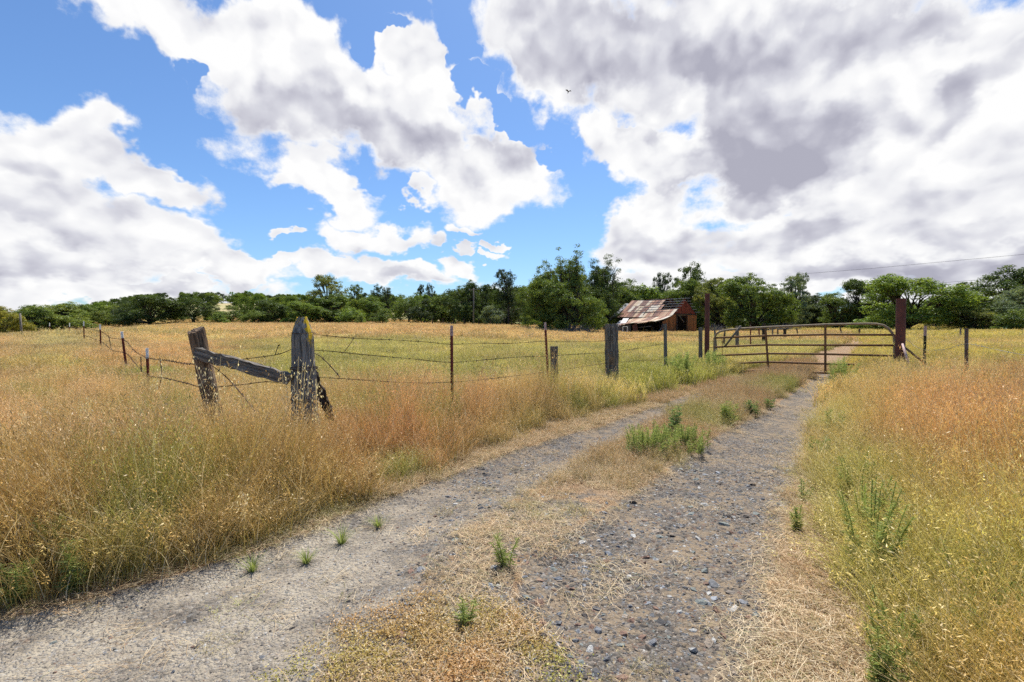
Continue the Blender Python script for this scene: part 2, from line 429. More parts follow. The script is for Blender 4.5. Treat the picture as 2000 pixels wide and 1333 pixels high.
pcol = N.mix(N.m('MULTIPLY', N.ss(sepc2.outputs[1], .45, .75), .75), pcol, gc2)
gcol = N.v('MULTIPLY', gcol, (.64, .605, .565))
gcol = N.mix(N.m('MULTIPLY', pa, N.ss(n1, .25, .6)), gcol, pcol)
# straw litter: fine crossed fibres
fib1 = N.noise(N.v('MULTIPLY', Pp, (18, 160, 30)), 1.0, 3, .6, dist=.8)
fib2 = N.noise(N.v('MULTIPLY', Pp, (150, 22, 30)), 1.0, 3, .6, dist=.8)
fib = N.m('MAXIMUM', fib1, fib2)
scol = N.ramp(fib, [(.42, (.10, .06, .032)), (.56, (.28, .19, .11)), (.72, (.50, .38, .245))])
scol = N.mix(N.ss(n1, .4, .65), scol, N.v('MULTIPLY', scol, (1.05, .88, .74)))
# soil under the meadow, the colour of dry grass far away
big = N.noise(Pp, .09, 5, .6)
far = N.mix(N.ss(n1, .35, .65), (.42, .33, .18), (.36, .30, .14))
far = N.mix(N.ss(big, .42, .62), far, (.29, .30, .11))
near = N.mix(n2, (.10, .07, .03), (.22, .15, .07))
dist = N.v('LENGTH', Pp)
mcol = N.mix(N.ss(dist, 12, 40), near, far)
gmask = N.ss(N.m('ADD', ga, N.m('MULTIPLY', N.m('SUBTRACT', N.noise(Pp, 5, 6, .65), .5), 1.1)), .38, .60)
c = N.mix(sa, mcol, scol)
c = N.mix(gmask, c, gcol)
hgt = N.m('ADD', N.m('MULTIPLY', N.m('SUBTRACT', .6, vd), gmask), N.m('MULTIPLY', N.m('SUBTRACT', .5, vd2), .45))
hgt = N.m('ADD', hgt, N.m('MULTIPLY', fib, N.m('MULTIPLY', sa, .5)))
finish(N, c, .92, N.bump(hgt, .8, .018), spec=.25)
ground = link("ground", me, None, m); tag(ground, kind="structure")

# ------------------------------------------------------------------ materials
def plant_mat(name, leaf=False, trans=.35, rough=.6):
    """blade: attribute h (0 root..1 tip), r (random per blade); tint from the instance"""
    m, N = mat(name)
    t = N.attr('tint', 'Color', 'INSTANCER')
    h = N.attr('h'); r = N.attr('r'); hd = N.attr('head')
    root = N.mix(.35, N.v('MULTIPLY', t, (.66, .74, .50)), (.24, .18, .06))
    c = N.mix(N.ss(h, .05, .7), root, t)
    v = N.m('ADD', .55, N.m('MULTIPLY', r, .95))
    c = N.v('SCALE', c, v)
    # a share of the blades is bleached straw, a share still green
    c = N.mix(N.m('MULTIPLY', N.ss(r, .80, .86), .75), c, (.78, .66, .45))
    c = N.mix(N.m('MULTIPLY', N.m('MULTIPLY', N.ss(r, .30, .26), N.ss(r, .14, .18)), .55), c, (.20, .26, .05))
    c = N.mix(N.m('MULTIPLY', hd, .55), c, N.v('MULTIPLY', t, (1.25, 1.12, 1.08)))
    d = N.new('ShaderNodeBsdfDiffuse'); N.put(d.inputs[0], c)
    tr = N.new('ShaderNodeBsdfTranslucent'); N.put(tr.inputs[0], N.v('MULTIPLY', c, (1.05, 1.03, .86)))
    g = N.new('ShaderNodeBsdfGlossy'); g.inputs['Roughness'].default_value = .45; N.put(g.inputs[0], (.8, .8, .75))
    mx = N.new('ShaderNodeMixShader'); mx.inputs[0].default_value = trans
    N.l.new(d.outputs[0], mx.inputs[1]); N.l.new(tr.outputs[0], mx.inputs[2])
    mx2 = N.new('ShaderNodeMixShader'); mx2.inputs[0].default_value = .04
    N.l.new(mx.outputs[0], mx2.inputs[1]); N.l.new(g.outputs[0], mx2.inputs[2])
    o = N.new('ShaderNodeOutputMaterial'); N.l.new(mx2.outputs[0], o.inputs[0])
    return m
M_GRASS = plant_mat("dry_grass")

def solid_plant(name, c0, c1, trans=.35):
    m, N = mat(name)
    r = N.attr('r'); h = N.attr('h')
    c = N.mix(r, c0, c1)
    c = N.v('SCALE', c, N.m('ADD', .75, N.m('MULTIPLY', h, .4)))
    d = N.new('ShaderNodeBsdfDiffuse'); N.put(d.inputs[0], c)
    tr = N.new('ShaderNodeBsdfTranslucent'); N.put(tr.inputs[0], N.v('MULTIPLY', c, (1.2, 1.2, .8)))
    mx = N.new('ShaderNodeMixShader'); mx.inputs[0].default_value = trans
    N.l.new(d.outputs[0], mx.inputs[1]); N.l.new(tr.outputs[0], mx.inputs[2])
    o = N.new('ShaderNodeOutputMaterial'); N.l.new(mx.outputs[0], o.inputs[0])
    return m
M_WEED = solid_plant("weed_green", (.22, .28, .08), (.40, .44, .17))
M_WEED2 = solid_plant("weed_bluegreen", (.15, .23, .08), (.28, .37, .16))
M_OAT = solid_plant("oat_straw", (.50, .38, .20), (.85, .75, .55), .45)
M_DRYWEED = solid_plant("dry_weed", (.30, .13, .06), (.42, .22, .10), .2)

def wood_mat(name, dark, light, warm=None, lichen=0.0, stripe=None, scale=1.0):
    m, N = mat(name)
    tc = N.new('ShaderNodeTexCoord'); Pp = tc.outputs['Object']
    st = N.v('MULTIPLY', Pp, (48 * scale, 48 * scale, 2.2 * scale))
    g = N.noise(st, 1.0, 6, .7, dist=.6)
    g2 = N.noise(N.v('MULTIPLY', Pp, (70 * scale, 70 * scale, 3 * scale)), 1, 3, .6)
    b = N.noise(Pp, 4, 4, .6)
    c = N.mix(N.ss(g, .28, .70), dark, light)
    c = N.mix(N.m('MULTIPLY', N.ss(g2, .5, .38), .7), c, tuple(x * .3 for x in dark))
    if warm: c = N.mix(N.m('MULTIPLY', N.ss(b, .48, .66), .8), c, warm)
    if lichen:
        l = N.noise(Pp, 16, 5, .7)
        c = N.mix(N.m('MULTIPLY', N.ss(l, .62, .68), lichen), c, (.42, .40, .30))
    if stripe:
        sp = N.new('ShaderNodeSeparateXYZ'); N.l.new(Pp, sp.inputs[0])
        wob = N.m('MULTIPLY', N.m('SUBTRACT', N.noise(Pp, 14, 5, .7), .5), .16)
        dx = N.m('ABSOLUTE', N.m('SUBTRACT', N.m('ADD', sp.outputs[0], wob), stripe[0]))
        mk = N.m('MULTIPLY', N.ss(dx, stripe[1], stripe[1] * .6), N.ss(N.m('ADD', sp.outputs[2], wob), stripe[2], stripe[2] + .12))
        c = N.mix(mk, c, N.mix(N.noise(Pp, 60, 3), (.42, .25, .01), (.72, .50, .03)))
    finish(N, c, .9, N.bump(N.m('ADD', g, N.m('MULTIPLY', g2, .5)), .6, .008), spec=.2)
    return m
M_WOOD = wood_mat("weathered_wood", (.06, .050, .042), (.26, .235, .20), (.20, .13, .075), .5)
M_WOODG = wood_mat("grey_wood", (.075, .062, .05), (.28, .25, .215))
M_WOODBIG = wood_mat("corner_post_wood", (.065, .06, .055), (.33, .31, .28), None, .5, stripe=(.03, .035, 1.12))
M_WOODBR = wood_mat("brown_wood", (.07, .045, .03), (.26, .17, .105), (.28, .22, .16), .6)
M_PURLIN = wood_mat("bleached_purlins", (.45, .43, .40), (.68, .66, .62), scale=.2)
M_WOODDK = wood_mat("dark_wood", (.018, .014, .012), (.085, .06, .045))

def metal_mat(name, c0, c1, c2=None, rough=.75, sc=9):
    m, N = mat(name)
    tc = N.new('ShaderNodeTexCoord'); Pp = tc.outputs['Object']
    a = N.noise(Pp, sc, 6, .65); b = N.noise(Pp, sc * 5, 4, .6)
    c = N.mix(N.ss(a, .35, .65), c0, c1)
    if c2: c = N.mix(N.ss(b, .55, .68), c, c2)
    finish(N, c, rough, N.bump(b, .4, .003), spec=.35)
    return m
M_TRED = metal_mat("red_post_paint", (.16, .035, .022), (.26, .07, .04), (.10, .045, .03))
M_TWHITE = metal_mat("white_post_paint", (.80, .79, .76), (.88, .87, .84), (.50, .40, .33))
M_PINK = metal_mat("faded_pink_paint", (.45, .30, .26), (.62, .46, .42), (.34, .15, .10))
M_STEEL = metal_mat("rust_red_steel", (.105, .035, .026), (.165, .055, .038), (.07, .028, .022), sc=5)
M_GATE = metal_mat("rusty_gate_tube", (.16, .085, .036), (.24, .12, .05), (.24, .085, .03), rough=.8)
M_GATETOP = metal_mat("pale_gate_frame", (.24, .17, .10), (.32, .25, .16), (.20, .085, .04), rough=.75)  # outer frame tube, a lighter brown than the rails
M_TGREEN = metal_mat("dark_green_post_paint", (.035, .038, .022), (.07, .065, .035), (.13, .06, .03))
M_RUSTPOST = metal_mat("rust_scaled_post", (.085, .05, .035), (.20, .17, .15), (.16, .065, .035))
M_WIRE = metal_mat("rusty_wire", (.05, .028, .018), (.10, .055, .035), rough=.8)
M_WIREG = metal_mat("galvanised_wire", (.30, .30, .29), (.42, .42, .40), rough=.5)

# ------------------------------------------------------------------ posts
def wood_post(name, m, base, top, r0, r1, seed=0, pointed=0.0, slant=0.0, sink=.15, groove=.06, parent=None, flat=1.0):
    """split weathered post; object origin at its foot, mesh in local coordinates"""
    base, top = Vector(base), Vector(top)
    L = (top - base).length; rings = 34; seg = 44
    rr = np.random.default_rng(seed)
    ph = rr.uniform(0, 6.28, 8); am = rr.uniform(.2, 1, 8); fr = np.array([3, 5, 8, 11, 14, 17, 2, 1])
    crack = rr.uniform(0, 6.28, 4)
    V = []
    th = np.linspace(0, 2 * np.pi, seg, endpoint=False)
    for i in range(rings + 1):
        t = i / rings; z = -sink + (L + sink) * t
        r = r0 + (r1 - r0) * t
        prof = 1 + groove * .28 * sum(a * np.sin(f * th + p + 1.3 * t * math.sin(p)) for a, f, p in zip(am, fr, ph))
        for ca in crack:
            da = np.abs((th - ca - .25 * t + np.pi) % (2 * np.pi) - np.pi)
            prof -= .13 * np.exp(-(da / .07) ** 2) * (.3 + .7 * t)
        prof += .035 * math.sin(t * 19 + seed) + rr.normal(0, .012, seg)
        rad = r * prof
        if pointed: rad = rad * (1 - pointed * max(0, (t - .86) / .14) ** 1.3)
        zz = np.full(seg, z)
        if i == rings: zz = zz + rr.normal(0, .005, seg) + slant * rad * np.cos(th)
        elif i == rings - 1: zz = zz + slant * rad * np.cos(th) * .5
        V += [(rad[k] * math.cos(th[k]), flat * rad[k] * math.sin(th[k]), zz[k]) for k in range(seg)]
    Fs = []
    for i in range(rings):
        for k in range(seg):
            k2 = (k + 1) % seg
            Fs.append((i * seg + k, i * seg + k2, (i + 1) * seg + k2, (i + 1) * seg + k))
    V.append((0, 0, L - .025)); c = len(V) - 1
    for k in range(seg): Fs.append((rings * seg + k, rings * seg + (k + 1) % seg, c))
    me = bpy.data.meshes.new(name); me.from_pydata(V, [], Fs); me.materials.append(m)
    me.update()
    o = link(name, me, parent)
    d = (top - base).normalized()
    o.location = base; o.rotation_euler = d.to_track_quat('Z', 'Y').to_euler()
    return o

def on_ground(px, D, dz=0):
    p = W(px, 645, D); return Vector((p.x, p.y, gz(p.x, p.y) + dz))

# corner assembly: big post, leaning left post, rail, broken brace
D0 = 5.2
bp = on_ground(592, D0)
bp_top = W(590, 620, D0); bp.x = bp_top.x + .03
bigp = wood_post("fence_post", M_WOODBIG, bp, bp_top, .150, .105, 3, pointed=.5, groove=.07)
tag(bigp, "thick weathered corner post with a pointed top and a streak of yellow lichen", "fence post")
lp_top = W(383, 645, 5.15)
lp_base = on_ground(432, 5.15)
lpo = wood_post("fence_post", M_WOODBR, lp_base, lp_top, .085, .078, 8, slant=-.45, groove=.05)
tag(lpo, "brown leaning wooden post at the left end of the grey brace rail", "fence post")

def plank(name, a, b, w, h, m, seed=0, rag=.012, seg=16):
    """rough sawn rail between two points, origin at a"""
    a, b = Vector(a), Vector(b); L = (b - a).length; rr = random.Random(seed)
    V = []; Fs = []
    prof = [(-.5, -.5), (-.5, -.18), (-.47, .15), (-.5, .5), (0, .52), (.5, .5), (.48, .1), (.5, -.5), (0, -.5)]
    n = len(prof)
    for i in range(seg + 1):
        t = i / seg
        for (x, y) in prof:
            e = rag * (3 if i in (0, seg) else 1)
            V.append((x * w + rr.uniform(-1, 1) * rag * .5, y * h + rr.uniform(-1, 1) * rag, t * L + rr.uniform(-1, 1) * e))
    for i in range(seg):
        for k in range(n):
            k2 = (k + 1) % n
            Fs.append((i * n + k, i * n + k2, (i + 1) * n + k2, (i + 1) * n + k))
    Fs.append(tuple(range(n - 1, -1, -1))); Fs.append(tuple(seg * n + k for k in range(n)))
    me = bpy.data.meshes.new(name); me.from_pydata(V, [], Fs); me.materials.append(m); me.update()
    o = link(name, me)
    o.location = a
    z = (b - a).normalized(); up = Vector((0, 0, 1)); x = up.cross(z).normalized(); y = z.cross(x)
    o.rotation_euler = Matrix((x, y, z)).transposed().to_euler()
    return o
rail = plank("brace_rail", W(384, 690, 5.02), W(566, 741, 5.06), .06, .115, M_WOODG, 4)
tag(rail, "split grey rail sloping down from the brown leaning post to the corner post", "fence rail")
br = plank("broken_brace", W(597, 700, 5.36), W(647, 815, 5.46), .06, .085, M_WOODDK, 9, rag=.02)
tag(br, "dark rotten brace leaning behind the right side of the corner post", "fence brace")
# wire wraps on the big post
for k, (z, n) in enumerate(((.34 + 1.0, 1), (.95, 3), (.62, 2))):
    mb = MB(); pts = []
    for i in range(n * 14 + 1):
        a = i / 14 * 2 * math.pi; r = .122 + (.010 if z > 1.2 else .022) - .012 * (z - .6)
        pts.append((bp.x + r * math.cos(a) - .012 * z, bp.y + r * math.sin(a), bp.z + z - .06 + .016 * i / 14 + .006 * math.sin(i)))
    mb.tube(pts, .0032, 5)
    o = mb.build("wire_wrap", M_WIRE)
    tag(o, ["single wire loop round the pointed head of the corner post", "thick wire wrapping round the corner post at the middle strand", "lowest wire wrapping round the corner post below the rail"][k], "wire wrap", "wires wrapped round the corner post")

# steel T-posts
def t_post(base, top, m, mt, tiplen, w=.036, studs=True):
    base, top = Vector(base), Vector(top); L = (top - base).length
    root = empty("steel_post", base)
    d = (top - base).normalized(); root.rotation_euler = (d.to_track_quat('Z', 'Y').to_euler())
    def bar(z0, z1, mm, nm, g=0.0):
        mb = MB()
        mb.box((0, 0, (z0 + z1) / 2), (w + g, .006 + g, z1 - z0))
        mb.box((0, .018, (z0 + z1) / 2), (.006 + g, w * .85 + g, z1 - z0))
        if studs:
            z = z0 + .03
            while z < z1 - .01:
                mb.box((0, -.008, z), (.012, .012, .014)); z += .055
        return mb.build(nm, mm, root)
    bar(-.25, L - tiplen, m, "shaft")
    if tiplen: bar(L - tiplen, L, mt, "painted_tip", .001)
    return root

FA = Vector((bp.x, bp.y)); FB = Vector((6.1, 15.2))
def fence_pt(px):
    k = (px - 1000) / F; d = FB - FA
    t = (k * FA.y - FA.x) / (d.x - k * d.y); p = FA + d * t
    return p
GRP_T = "red steel posts of the wire fence"
left_posts = []
for px0, y0, px1, Dd, mt, tl, lab in [
    (880, 636, 881, None, M_PINK, .15, "red steel post with a faded pink tip, first right of the corner post"),
    (1063, 630, 1072, None, M_PINK, .14, "leaning red steel post with a pale tip, beside the short stump post"),
    (286, 680, 288, 8.6, M_TWHITE, .19, "short white tipped red steel post, closest to the brown leaning post"),
    (237, 648, 247, 12.5, M_TWHITE, .17, "white tipped red steel post that leans left, second along the left fence"),
    (195, 634, 196, 19.5, M_TWHITE, .21, "white tipped red steel post standing third along the left fence"),
    (163, 628, 164, 26.5, M_TWHITE, .26, "white tipped red steel post standing fourth along the left fence"),
    (136, 631, 136, 33, M_TWHITE, .26, "small white tipped steel post standing fifth along the left fence, on the crest"),
    (97, 631, 97, 41, M_TWHITE, .28, "farthest white tipped steel post on the crest of the left meadow")]:
    if Dd is None: Dd = fence_pt(px0).y
    top = W(px0, y0, Dd); b = on_ground(px1, Dd)
    o = t_post(b, top, M_TRED, mt, tl, w=.040 if Dd < 10 else .055)
    tag(o, lab, "fence post", GRP_T)
    if px0 < 400: left_posts.append((b, top))

def simple_wood(px_t, py_t, px_b, D, wpx, m, lab, seed, **k):
    top = W(px_t, py_t, D); b = on_ground(px_b, D); r = wpx * D / F / 2
    o = wood_post("fence_post", m, b, top, r * 1.03, r * .97, seed, **k)
    tag(o, lab, "fence post", k.get('group') or "wooden posts of the wire fence")
    return o
simple_wood(1082, 677, 1084, fence_pt(1082).y + .05, 15, M_WOOD, "short grey stump post beside the leaning steel post", 21)
simple_wood(1194, 634, 1196, fence_pt(1195).y, 26, M_WOOD, "stout upright grey post standing in front of the barn's left end", 22, slant=.1)
simple_wood(1299, 634, 1301, fence_pt(1300).y, 6.5, M_WOODG, "slim grey post with a split top, below the barn doorway", 23)
simple_wood(1368, 640, 1369, fence_pt(1368).y + .3, 7, M_WOOD, "thin dark post just left of the tall rusty gate post", 24)

def steel_post(px, py, D, wpx, lab, square=False):
    top = W(px, py, D); b = on_ground(px, D); r = wpx * D / F / 2
    root = empty("gate_post", b)
    mb = MB(); h = top.z - b.z
    mb.tube([(0, 0, -.2), (0, 0, h)], r, 20, caps=False)
    o = mb.build("tube", M_STEEL, root, True)
    mb = MB(); mb.tube([(0, 0, h - .006), (0, 0, h + .004)], r * 1.02, 20); mb.build("cap", M_STEEL, root)
    mb = MB()
    for zz in ((h * .9, h * .88) if wpx > 12 else (h * .965,)): mb.box((r * .3, -r, zz), (.03, .02, .02))
    mb.build("weld_tab", M_STEEL, root)
    tag(root, lab, "gate post", "tall rusty steel gate posts"); return root
GPL = steel_post(1381, 574, 15.2, 9, "slim tall rusty steel post at the latch end of the gate, by the barn")
GPR = steel_post(1759, 584, 12.3, 16, "thick tall rusty steel post carrying the hinges of the gate")

# posts right of the gate
D1, D2 = 11.6, 9.2
p1t, p1b = W(1808, 637, D1), on_ground(1807, D1)
o = t_post(p1b, p1t, M_TGREEN, M_PINK, .24, w=.06); tag(o, "dark green steel post with a flaking rusty head, braced to the hinge post", "fence post", "dark steel posts right of the gate")
p2t, p2b = W(1887, 642, D2), on_ground(1889, D2)
o = t_post(p2b, p2t, M_RUSTPOST, M_RUSTPOST, .04, w=.062); tag(o, "scaly studded steel post with a rusty grey head, rightmost of the fence posts", "fence post", "dark steel posts right of the gate")
mb = MB(); mb.tube([W(1764, 677, 12.15), W(1809, 712, 11.55)], .026, 10)
o = mb.build("brace_pipe", M_GATE, None, True); tag(o, "dark pipe brace between the hinge post and the green steel post", "brace pipe")
mb = MB(); mb.tube([W(1763, 672, 12.0), W(1775, 712, 11.7)], [.028, .034], 10)
o = mb.build("leaning_pipe", M_PINK, None, True); tag(o, "short pale rusty pipe leaning on the foot of the hinge post", "pipe")

# ------------------------------------------------------------------ gate
gate = empty("farm_gate", on_ground(1750, 12.4)); gate_o = gate.location.copy()
tag(gate, "rusty tubular steel farm gate, bent near its latch end, across the track", "gate")
cR, cM2, cM1, cL = (1747, 12.42), (1612, 13.25), (1498, 14.0), (1395, 15.0)
def gp(px, py, D): return W(px, py, D) - gate_o
rows = {'b1': ((1747, 654.5), (1612, 654), (1498, 656), (1395, 660.5)),
        'b2': ((1747, 675), (1612, 674.5), (1498, 674), (1395, 678.5)),
        'b3': ((1747, 695.5), (1612, 692), (1498, 691), (1395, 695)),
        'b4': ((1747, 714.5), (1612, 711), (1498, 707.5), (1403, 711.5)),
        'b5': ((1747, 737), (1612, 729), (1498, 724), (1403, 727))}
DS = (12.42, 13.25, 14.0, 15.0)
for k, r in rows.items():
    mb = MB(); mb.tube([gp(p[0], p[1], D) for p, D in zip(r, DS)], .030, 10)
    o = mb.build("rail", M_GATE, gate, True)
# outer frame with rounded top corners
def Dof(px): return float(np.interp(px, [1395, 1498, 1612, 1747], [15.0, 14.0, 13.25, 12.42]))
fr = [(1747, 737), (1747, 700), (1747, 668), (1746, 658), (1742, 650), (1735, 642), (1726, 636), (1712, 633.2), (1690, 632.8), (1612, 634.5), (1560, 637), (1498, 639.5), (1450, 642), (1420, 645), (1406, 648), (1399, 653), (1395.5, 661), (1395, 680), (1396, 711), (1397, 727)]
mb = MB(); mb.tube([gp(x, y, Dof(x)) for x, y in fr], .031, 12); mb.build("frame", M_GATETOP, gate, True)
for (xt, yt, xb, yb) in ((1612, 635, 1612, 731), (1495, 641, 1501, 725)):
    mb = MB(); mb.beam(gp(xt, yt, Dof(xt) - .035), gp(xb, yb, Dof(xt) - .035), .055, .02, up=(0, 1, 0)); mb.build("upright", M_GATE, gate)
mb = MB(); mb.tube([gp(1750, 657, 12.4), gp(1759, 657, 12.25)], .02, 8); mb.box(gp(1751, 657, 12.4), (.05, .08, .09)); mb.build("hinge", M_GATE, gate, True)
mb = MB(); mb.tube([gp(1750, 725, 12.4), gp(1759, 725, 12.25)], .02, 8); mb.build("hinge", M_GATE, gate, True)
mb = MB(); mb.tube([gp(1383, 679, 15.1), gp(1397, 678, 15.0)], .01, 6); mb.build("latch_chain", M_GATE, gate)
mb = MB(); mb.tube([gp(1410, 661, 14.88), gp(1411, 694, 14.88)], .008, 6); mb.box(gp(1413, 668, 14.87), (.07, .03, .03)); mb.build("latch_rod", M_GATE, gate)
mb = MB(); mb.tube([W(1416, 677, 14.75), W(1447, 637, 14.35)], .028, 10)
o = mb.build("prop_pole", M_WOODG, None, True); tag(o, "grey pole leaning diagonally on the latch end of the gate", "pole")

# ------------------------------------------------------------------ barbed wire
def barbed(pts, m, lab, grp, r=.0033, barb=.11, sagw=.0, seed=0, D=8):
    rr = random.Random(seed); P = [Vector(p) for p in pts]
    # smooth polyline
    fine = []
    for i in range(len(P) - 1):
        p0 = P[max(i - 1, 0)]; p1 = P[i]; p2 = P[i + 1]; p3 = P[min(i + 2, len(P) - 1)]
        n = max(3, int((p2 - p1).length / .10))
        for k in range(n):
            t = k / n
            q = .5 * ((2 * p1) + (p2 - p0) * t + (2 * p0 - 5 * p1 + 4 * p2 - p3) * t * t + (3 * p1 - p0 - 3 * p2 + p3) * t ** 3)
            fine.append(q)
    fine.append(P[-1])
    o0 = fine[0].copy(); mb = MB()
    for ph in (0, math.pi):
        pts2 = []; s = 0
        for i, q in enumerate(fine):
            a = s * 60 + ph
            pts2.append(q - o0 + Vector((0, r * .8 * math.cos(a), r * .8 * math.sin(a)))); s += .1
        mb.tube(pts2, r * .75, 4)
    s = 0; last = fine[0]
    for i in range(1, len(fine)):
        s += (fine[i] - last).length; last = fine[i]
        if s > barb:
            s = 0; q = fine[i] - o0
            for a in (rr.uniform(0, 3), rr.uniform(0, 3)):
                d = Vector((.25, math.sin(a), math.cos(a))) * .017
                mb.beam(q - d, q + d, r * .9, r * .9)
    o = mb.build("barbed_wire", m); o.location = o0
    tag(o, lab, "barbed wire", grp); return o
G1 = "barbed wire strands between corner post and gate"
fp = lambda px: fence_pt(px).y
dR = D0 - .02
barbed([W(611, 653, dR), W(690, 661, 5.7), W(760, 664, 6.1), W(840, 669, 6.6), W(880, 673, fp(880)), W(930, 671, 7.2), W(1000, 671, 7.9), W(1063, 667, fp(1063)), W(1130, 668, 9.4), W(1195, 665, fp(1195) - .15), W(1300, 655, fp(1300)), W(1368, 657, 14.8)], M_WIRE, "top barbed wire strand from the corner post towards the gate", G1, seed=1, r=.0036)
barbed([W(606, 684, dR), W(650, 687, 5.5), W(720, 694, 5.9), W(800, 701, 6.3), W(880, 708, fp(880)), W(950, 703, 7.4), W(1010, 698, 8.0), W(1066, 696, fp(1063)), W(1130, 692, 9.4), W(1195, 688, fp(1195) - .15), W(1250, 680, 11.5), W(1300, 671, fp(1300))], M_WIRE, "middle barbed wire strand from the corner post towards the gate", G1, seed=2, r=.004)
barbed([W(618, 737, 5.25), W(700, 742, 5.7), W(800, 748, 6.3), W(880, 747, fp(880)), W(960, 740, 7.4), W(1068, 727, fp(1066)), W(1195, 709, fp(1195) - .15), W(1290, 703, 12.2)], M_WIRE, "lowest barbed wire strand from the corner post towards the gate", G1, seed=3)
G2 = "barbed wire strands of the left fence run"
barbed([W(568, 683, dR), W(545, 692, 5.2), W(500, 699, 5.15), W(450, 705, 5.1), W(409, 710, 5.1), W(365, 711, 5.6), W(330, 705, 6.6), W(287, 699, 8.6), W(262, 685, 10), W(243, 665, 12.4), W(216, 660, 15.5), W(196, 648, 19.4), W(163, 641, 26.4), W(136, 640, 33)], M_WIRE, "top barbed wire strand of the fence running back to the left", G2, seed=5, r=.004)
barbed([W(556, 750, 5.1), W(520, 746, 5.05), W(470, 752, 5.05), W(400, 757, 5.1), W(365, 749, 5.6), W(318, 738, 7), W(288, 733, 8.6), W(262, 708, 10), W(245, 690, 12.4), W(218, 684, 15.5), W(196, 667, 19.4), W(163, 655, 26.4)], M_WIRE, "lower barbed wire strand of the fence running back to the left", G2, seed=6, r=.004)
barbed([W(403, 706, 5.1), W(440, 735, 4.95), W(465, 762, 4.8), W(488, 790, 4.6), W(500, 806, 4.5)], M_WIRE, "slack wire falling diagonally from the brown post into the grass", "slack wires on the corner", seed=7, r=.005)
barbed([W(612, 690, 5.15), W(625, 696, 5.1), W(645, 715, 5.05), W(664, 737, 5.0)], M_WIRE, "loose wire end curling out on the right of the corner post", "slack wires on the corner", seed=8, r=.004)
barbed([W(668, 692, 5.5), W(682, 675, 5.6), W(690, 661, 5.7)], M_WIRE, "short wire tie between the top two strands beside the corner post", "wire ties on the strands", seed=9)
barbed([W(537, 695, 5.17), W(541, 682, 5.17), W(546, 673, 5.17)], M_WIRE, "bent wire end sticking up between rail and corner post", "wire ties on the strands", seed=10)
barbed([W(1254, 659, 11.4), W(1246, 675, 11.4), W(1247, 685, 11.4), W(1250, 700, 11.4)], M_WIRE, "bent wire dropper hanging right of the stout grey post", "wire ties on the strands", seed=12)
barbed([W(275, 697, 7.9), W(276, 728, 7.9)], M_WIRE, "thin wire dropper left of the shortest white tipped post", "wire ties on the strands", seed=13, r=.006)
barbed([W(312, 699, 7.2), W(316, 730, 7.2), W(311, 757, 7.2)], M_WIRE, "bent wire dropper right of the shortest white tipped post", "wire ties on the strands", seed=14, r=.006)
barbed([W(212, 656, 16), W(218, 685, 16)], M_WIRE, "slanting wire dropper between the second and third left posts", "wire ties on the strands", seed=15, r=.009)
G3 = "wire strands right of the gate"
barbed([W(1768, 660, 12.2), W(1785, 675, 11.9), W(1808, 684, 11.5), W(1850, 682, 10.3), W(1887, 672, D2 - .03), W(1940, 682, 8.2), W(2000, 694, 7.2), W(2120, 716, 5.9)], M_WIREG, "upper galvanised wire strand right of the gate", G3, seed=16, r=.0028)
barbed([W(1905, 721, 8.9), W(1950, 738, 8.1), W(2000, 757, 7.2), W(2120, 800, 5.9)], M_WIREG, "lower galvanised wire strand right of the gate", G3, seed=17, r=.0028)
barbed([W(1808, 640, 11.5), W(1822, 634, 11.4), W(1836, 646, 11.2)], M_WIRE, "rusty wire tail curling off the head of the green steel post", G3, seed=18, r=.003)

exec_trees = True
# ------------------------------------------------------------------ trees
def leaf_mat(name):
    m, N = mat(name)
    oi = N.new('ShaderNodeObjectInfo')
    r = N.attr('r'); 
    c = N.v('SCALE', oi.outputs['Color'], N.m('ADD', .6, N.m('MULTIPLY', r, .85)))
    c = N.mix(N.m('MULTIPLY', N.ss(N.attr('cl'), .45, .95), .6), c, N.v('MULTIPLY', c, (1.75, 1.5, .9)))
    d = N.new('ShaderNodeBsdfDiffuse'); N.put(d.inputs[0], c)
    tr = N.new('ShaderNodeBsdfTranslucent'); N.put(tr.inputs[0], N.v('MULTIPLY', c, (1.5, 1.5, .7)))
    g = N.new('ShaderNodeBsdfGlossy'); g.inputs['Roughness'].default_value = .4; N.put(g.inputs[0], (.75, .8, .85))
    mx = N.new('ShaderNodeMixShader'); mx.inputs[0].default_value = .35
    N.l.new(d.outputs[0], mx.inputs[1]); N.l.new(tr.outputs[0], mx.inputs[2])
    mx2 = N.new('ShaderNodeMixShader'); mx2.inputs[0].default_value = .02
    N.l.new(mx.outputs[0], mx2.inputs[1]); N.l.new(g.outputs[0], mx2.inputs[2])
    o = N.new('ShaderNodeOutputMaterial'); N.l.new(mx2.outputs[0], o.inputs[0])
    return m
M_LEAF = leaf_mat("oak_leaves")
M_BARK = wood_mat("oak_bark", (.035, .028, .022), (.13, .11, .09), scale=.12)

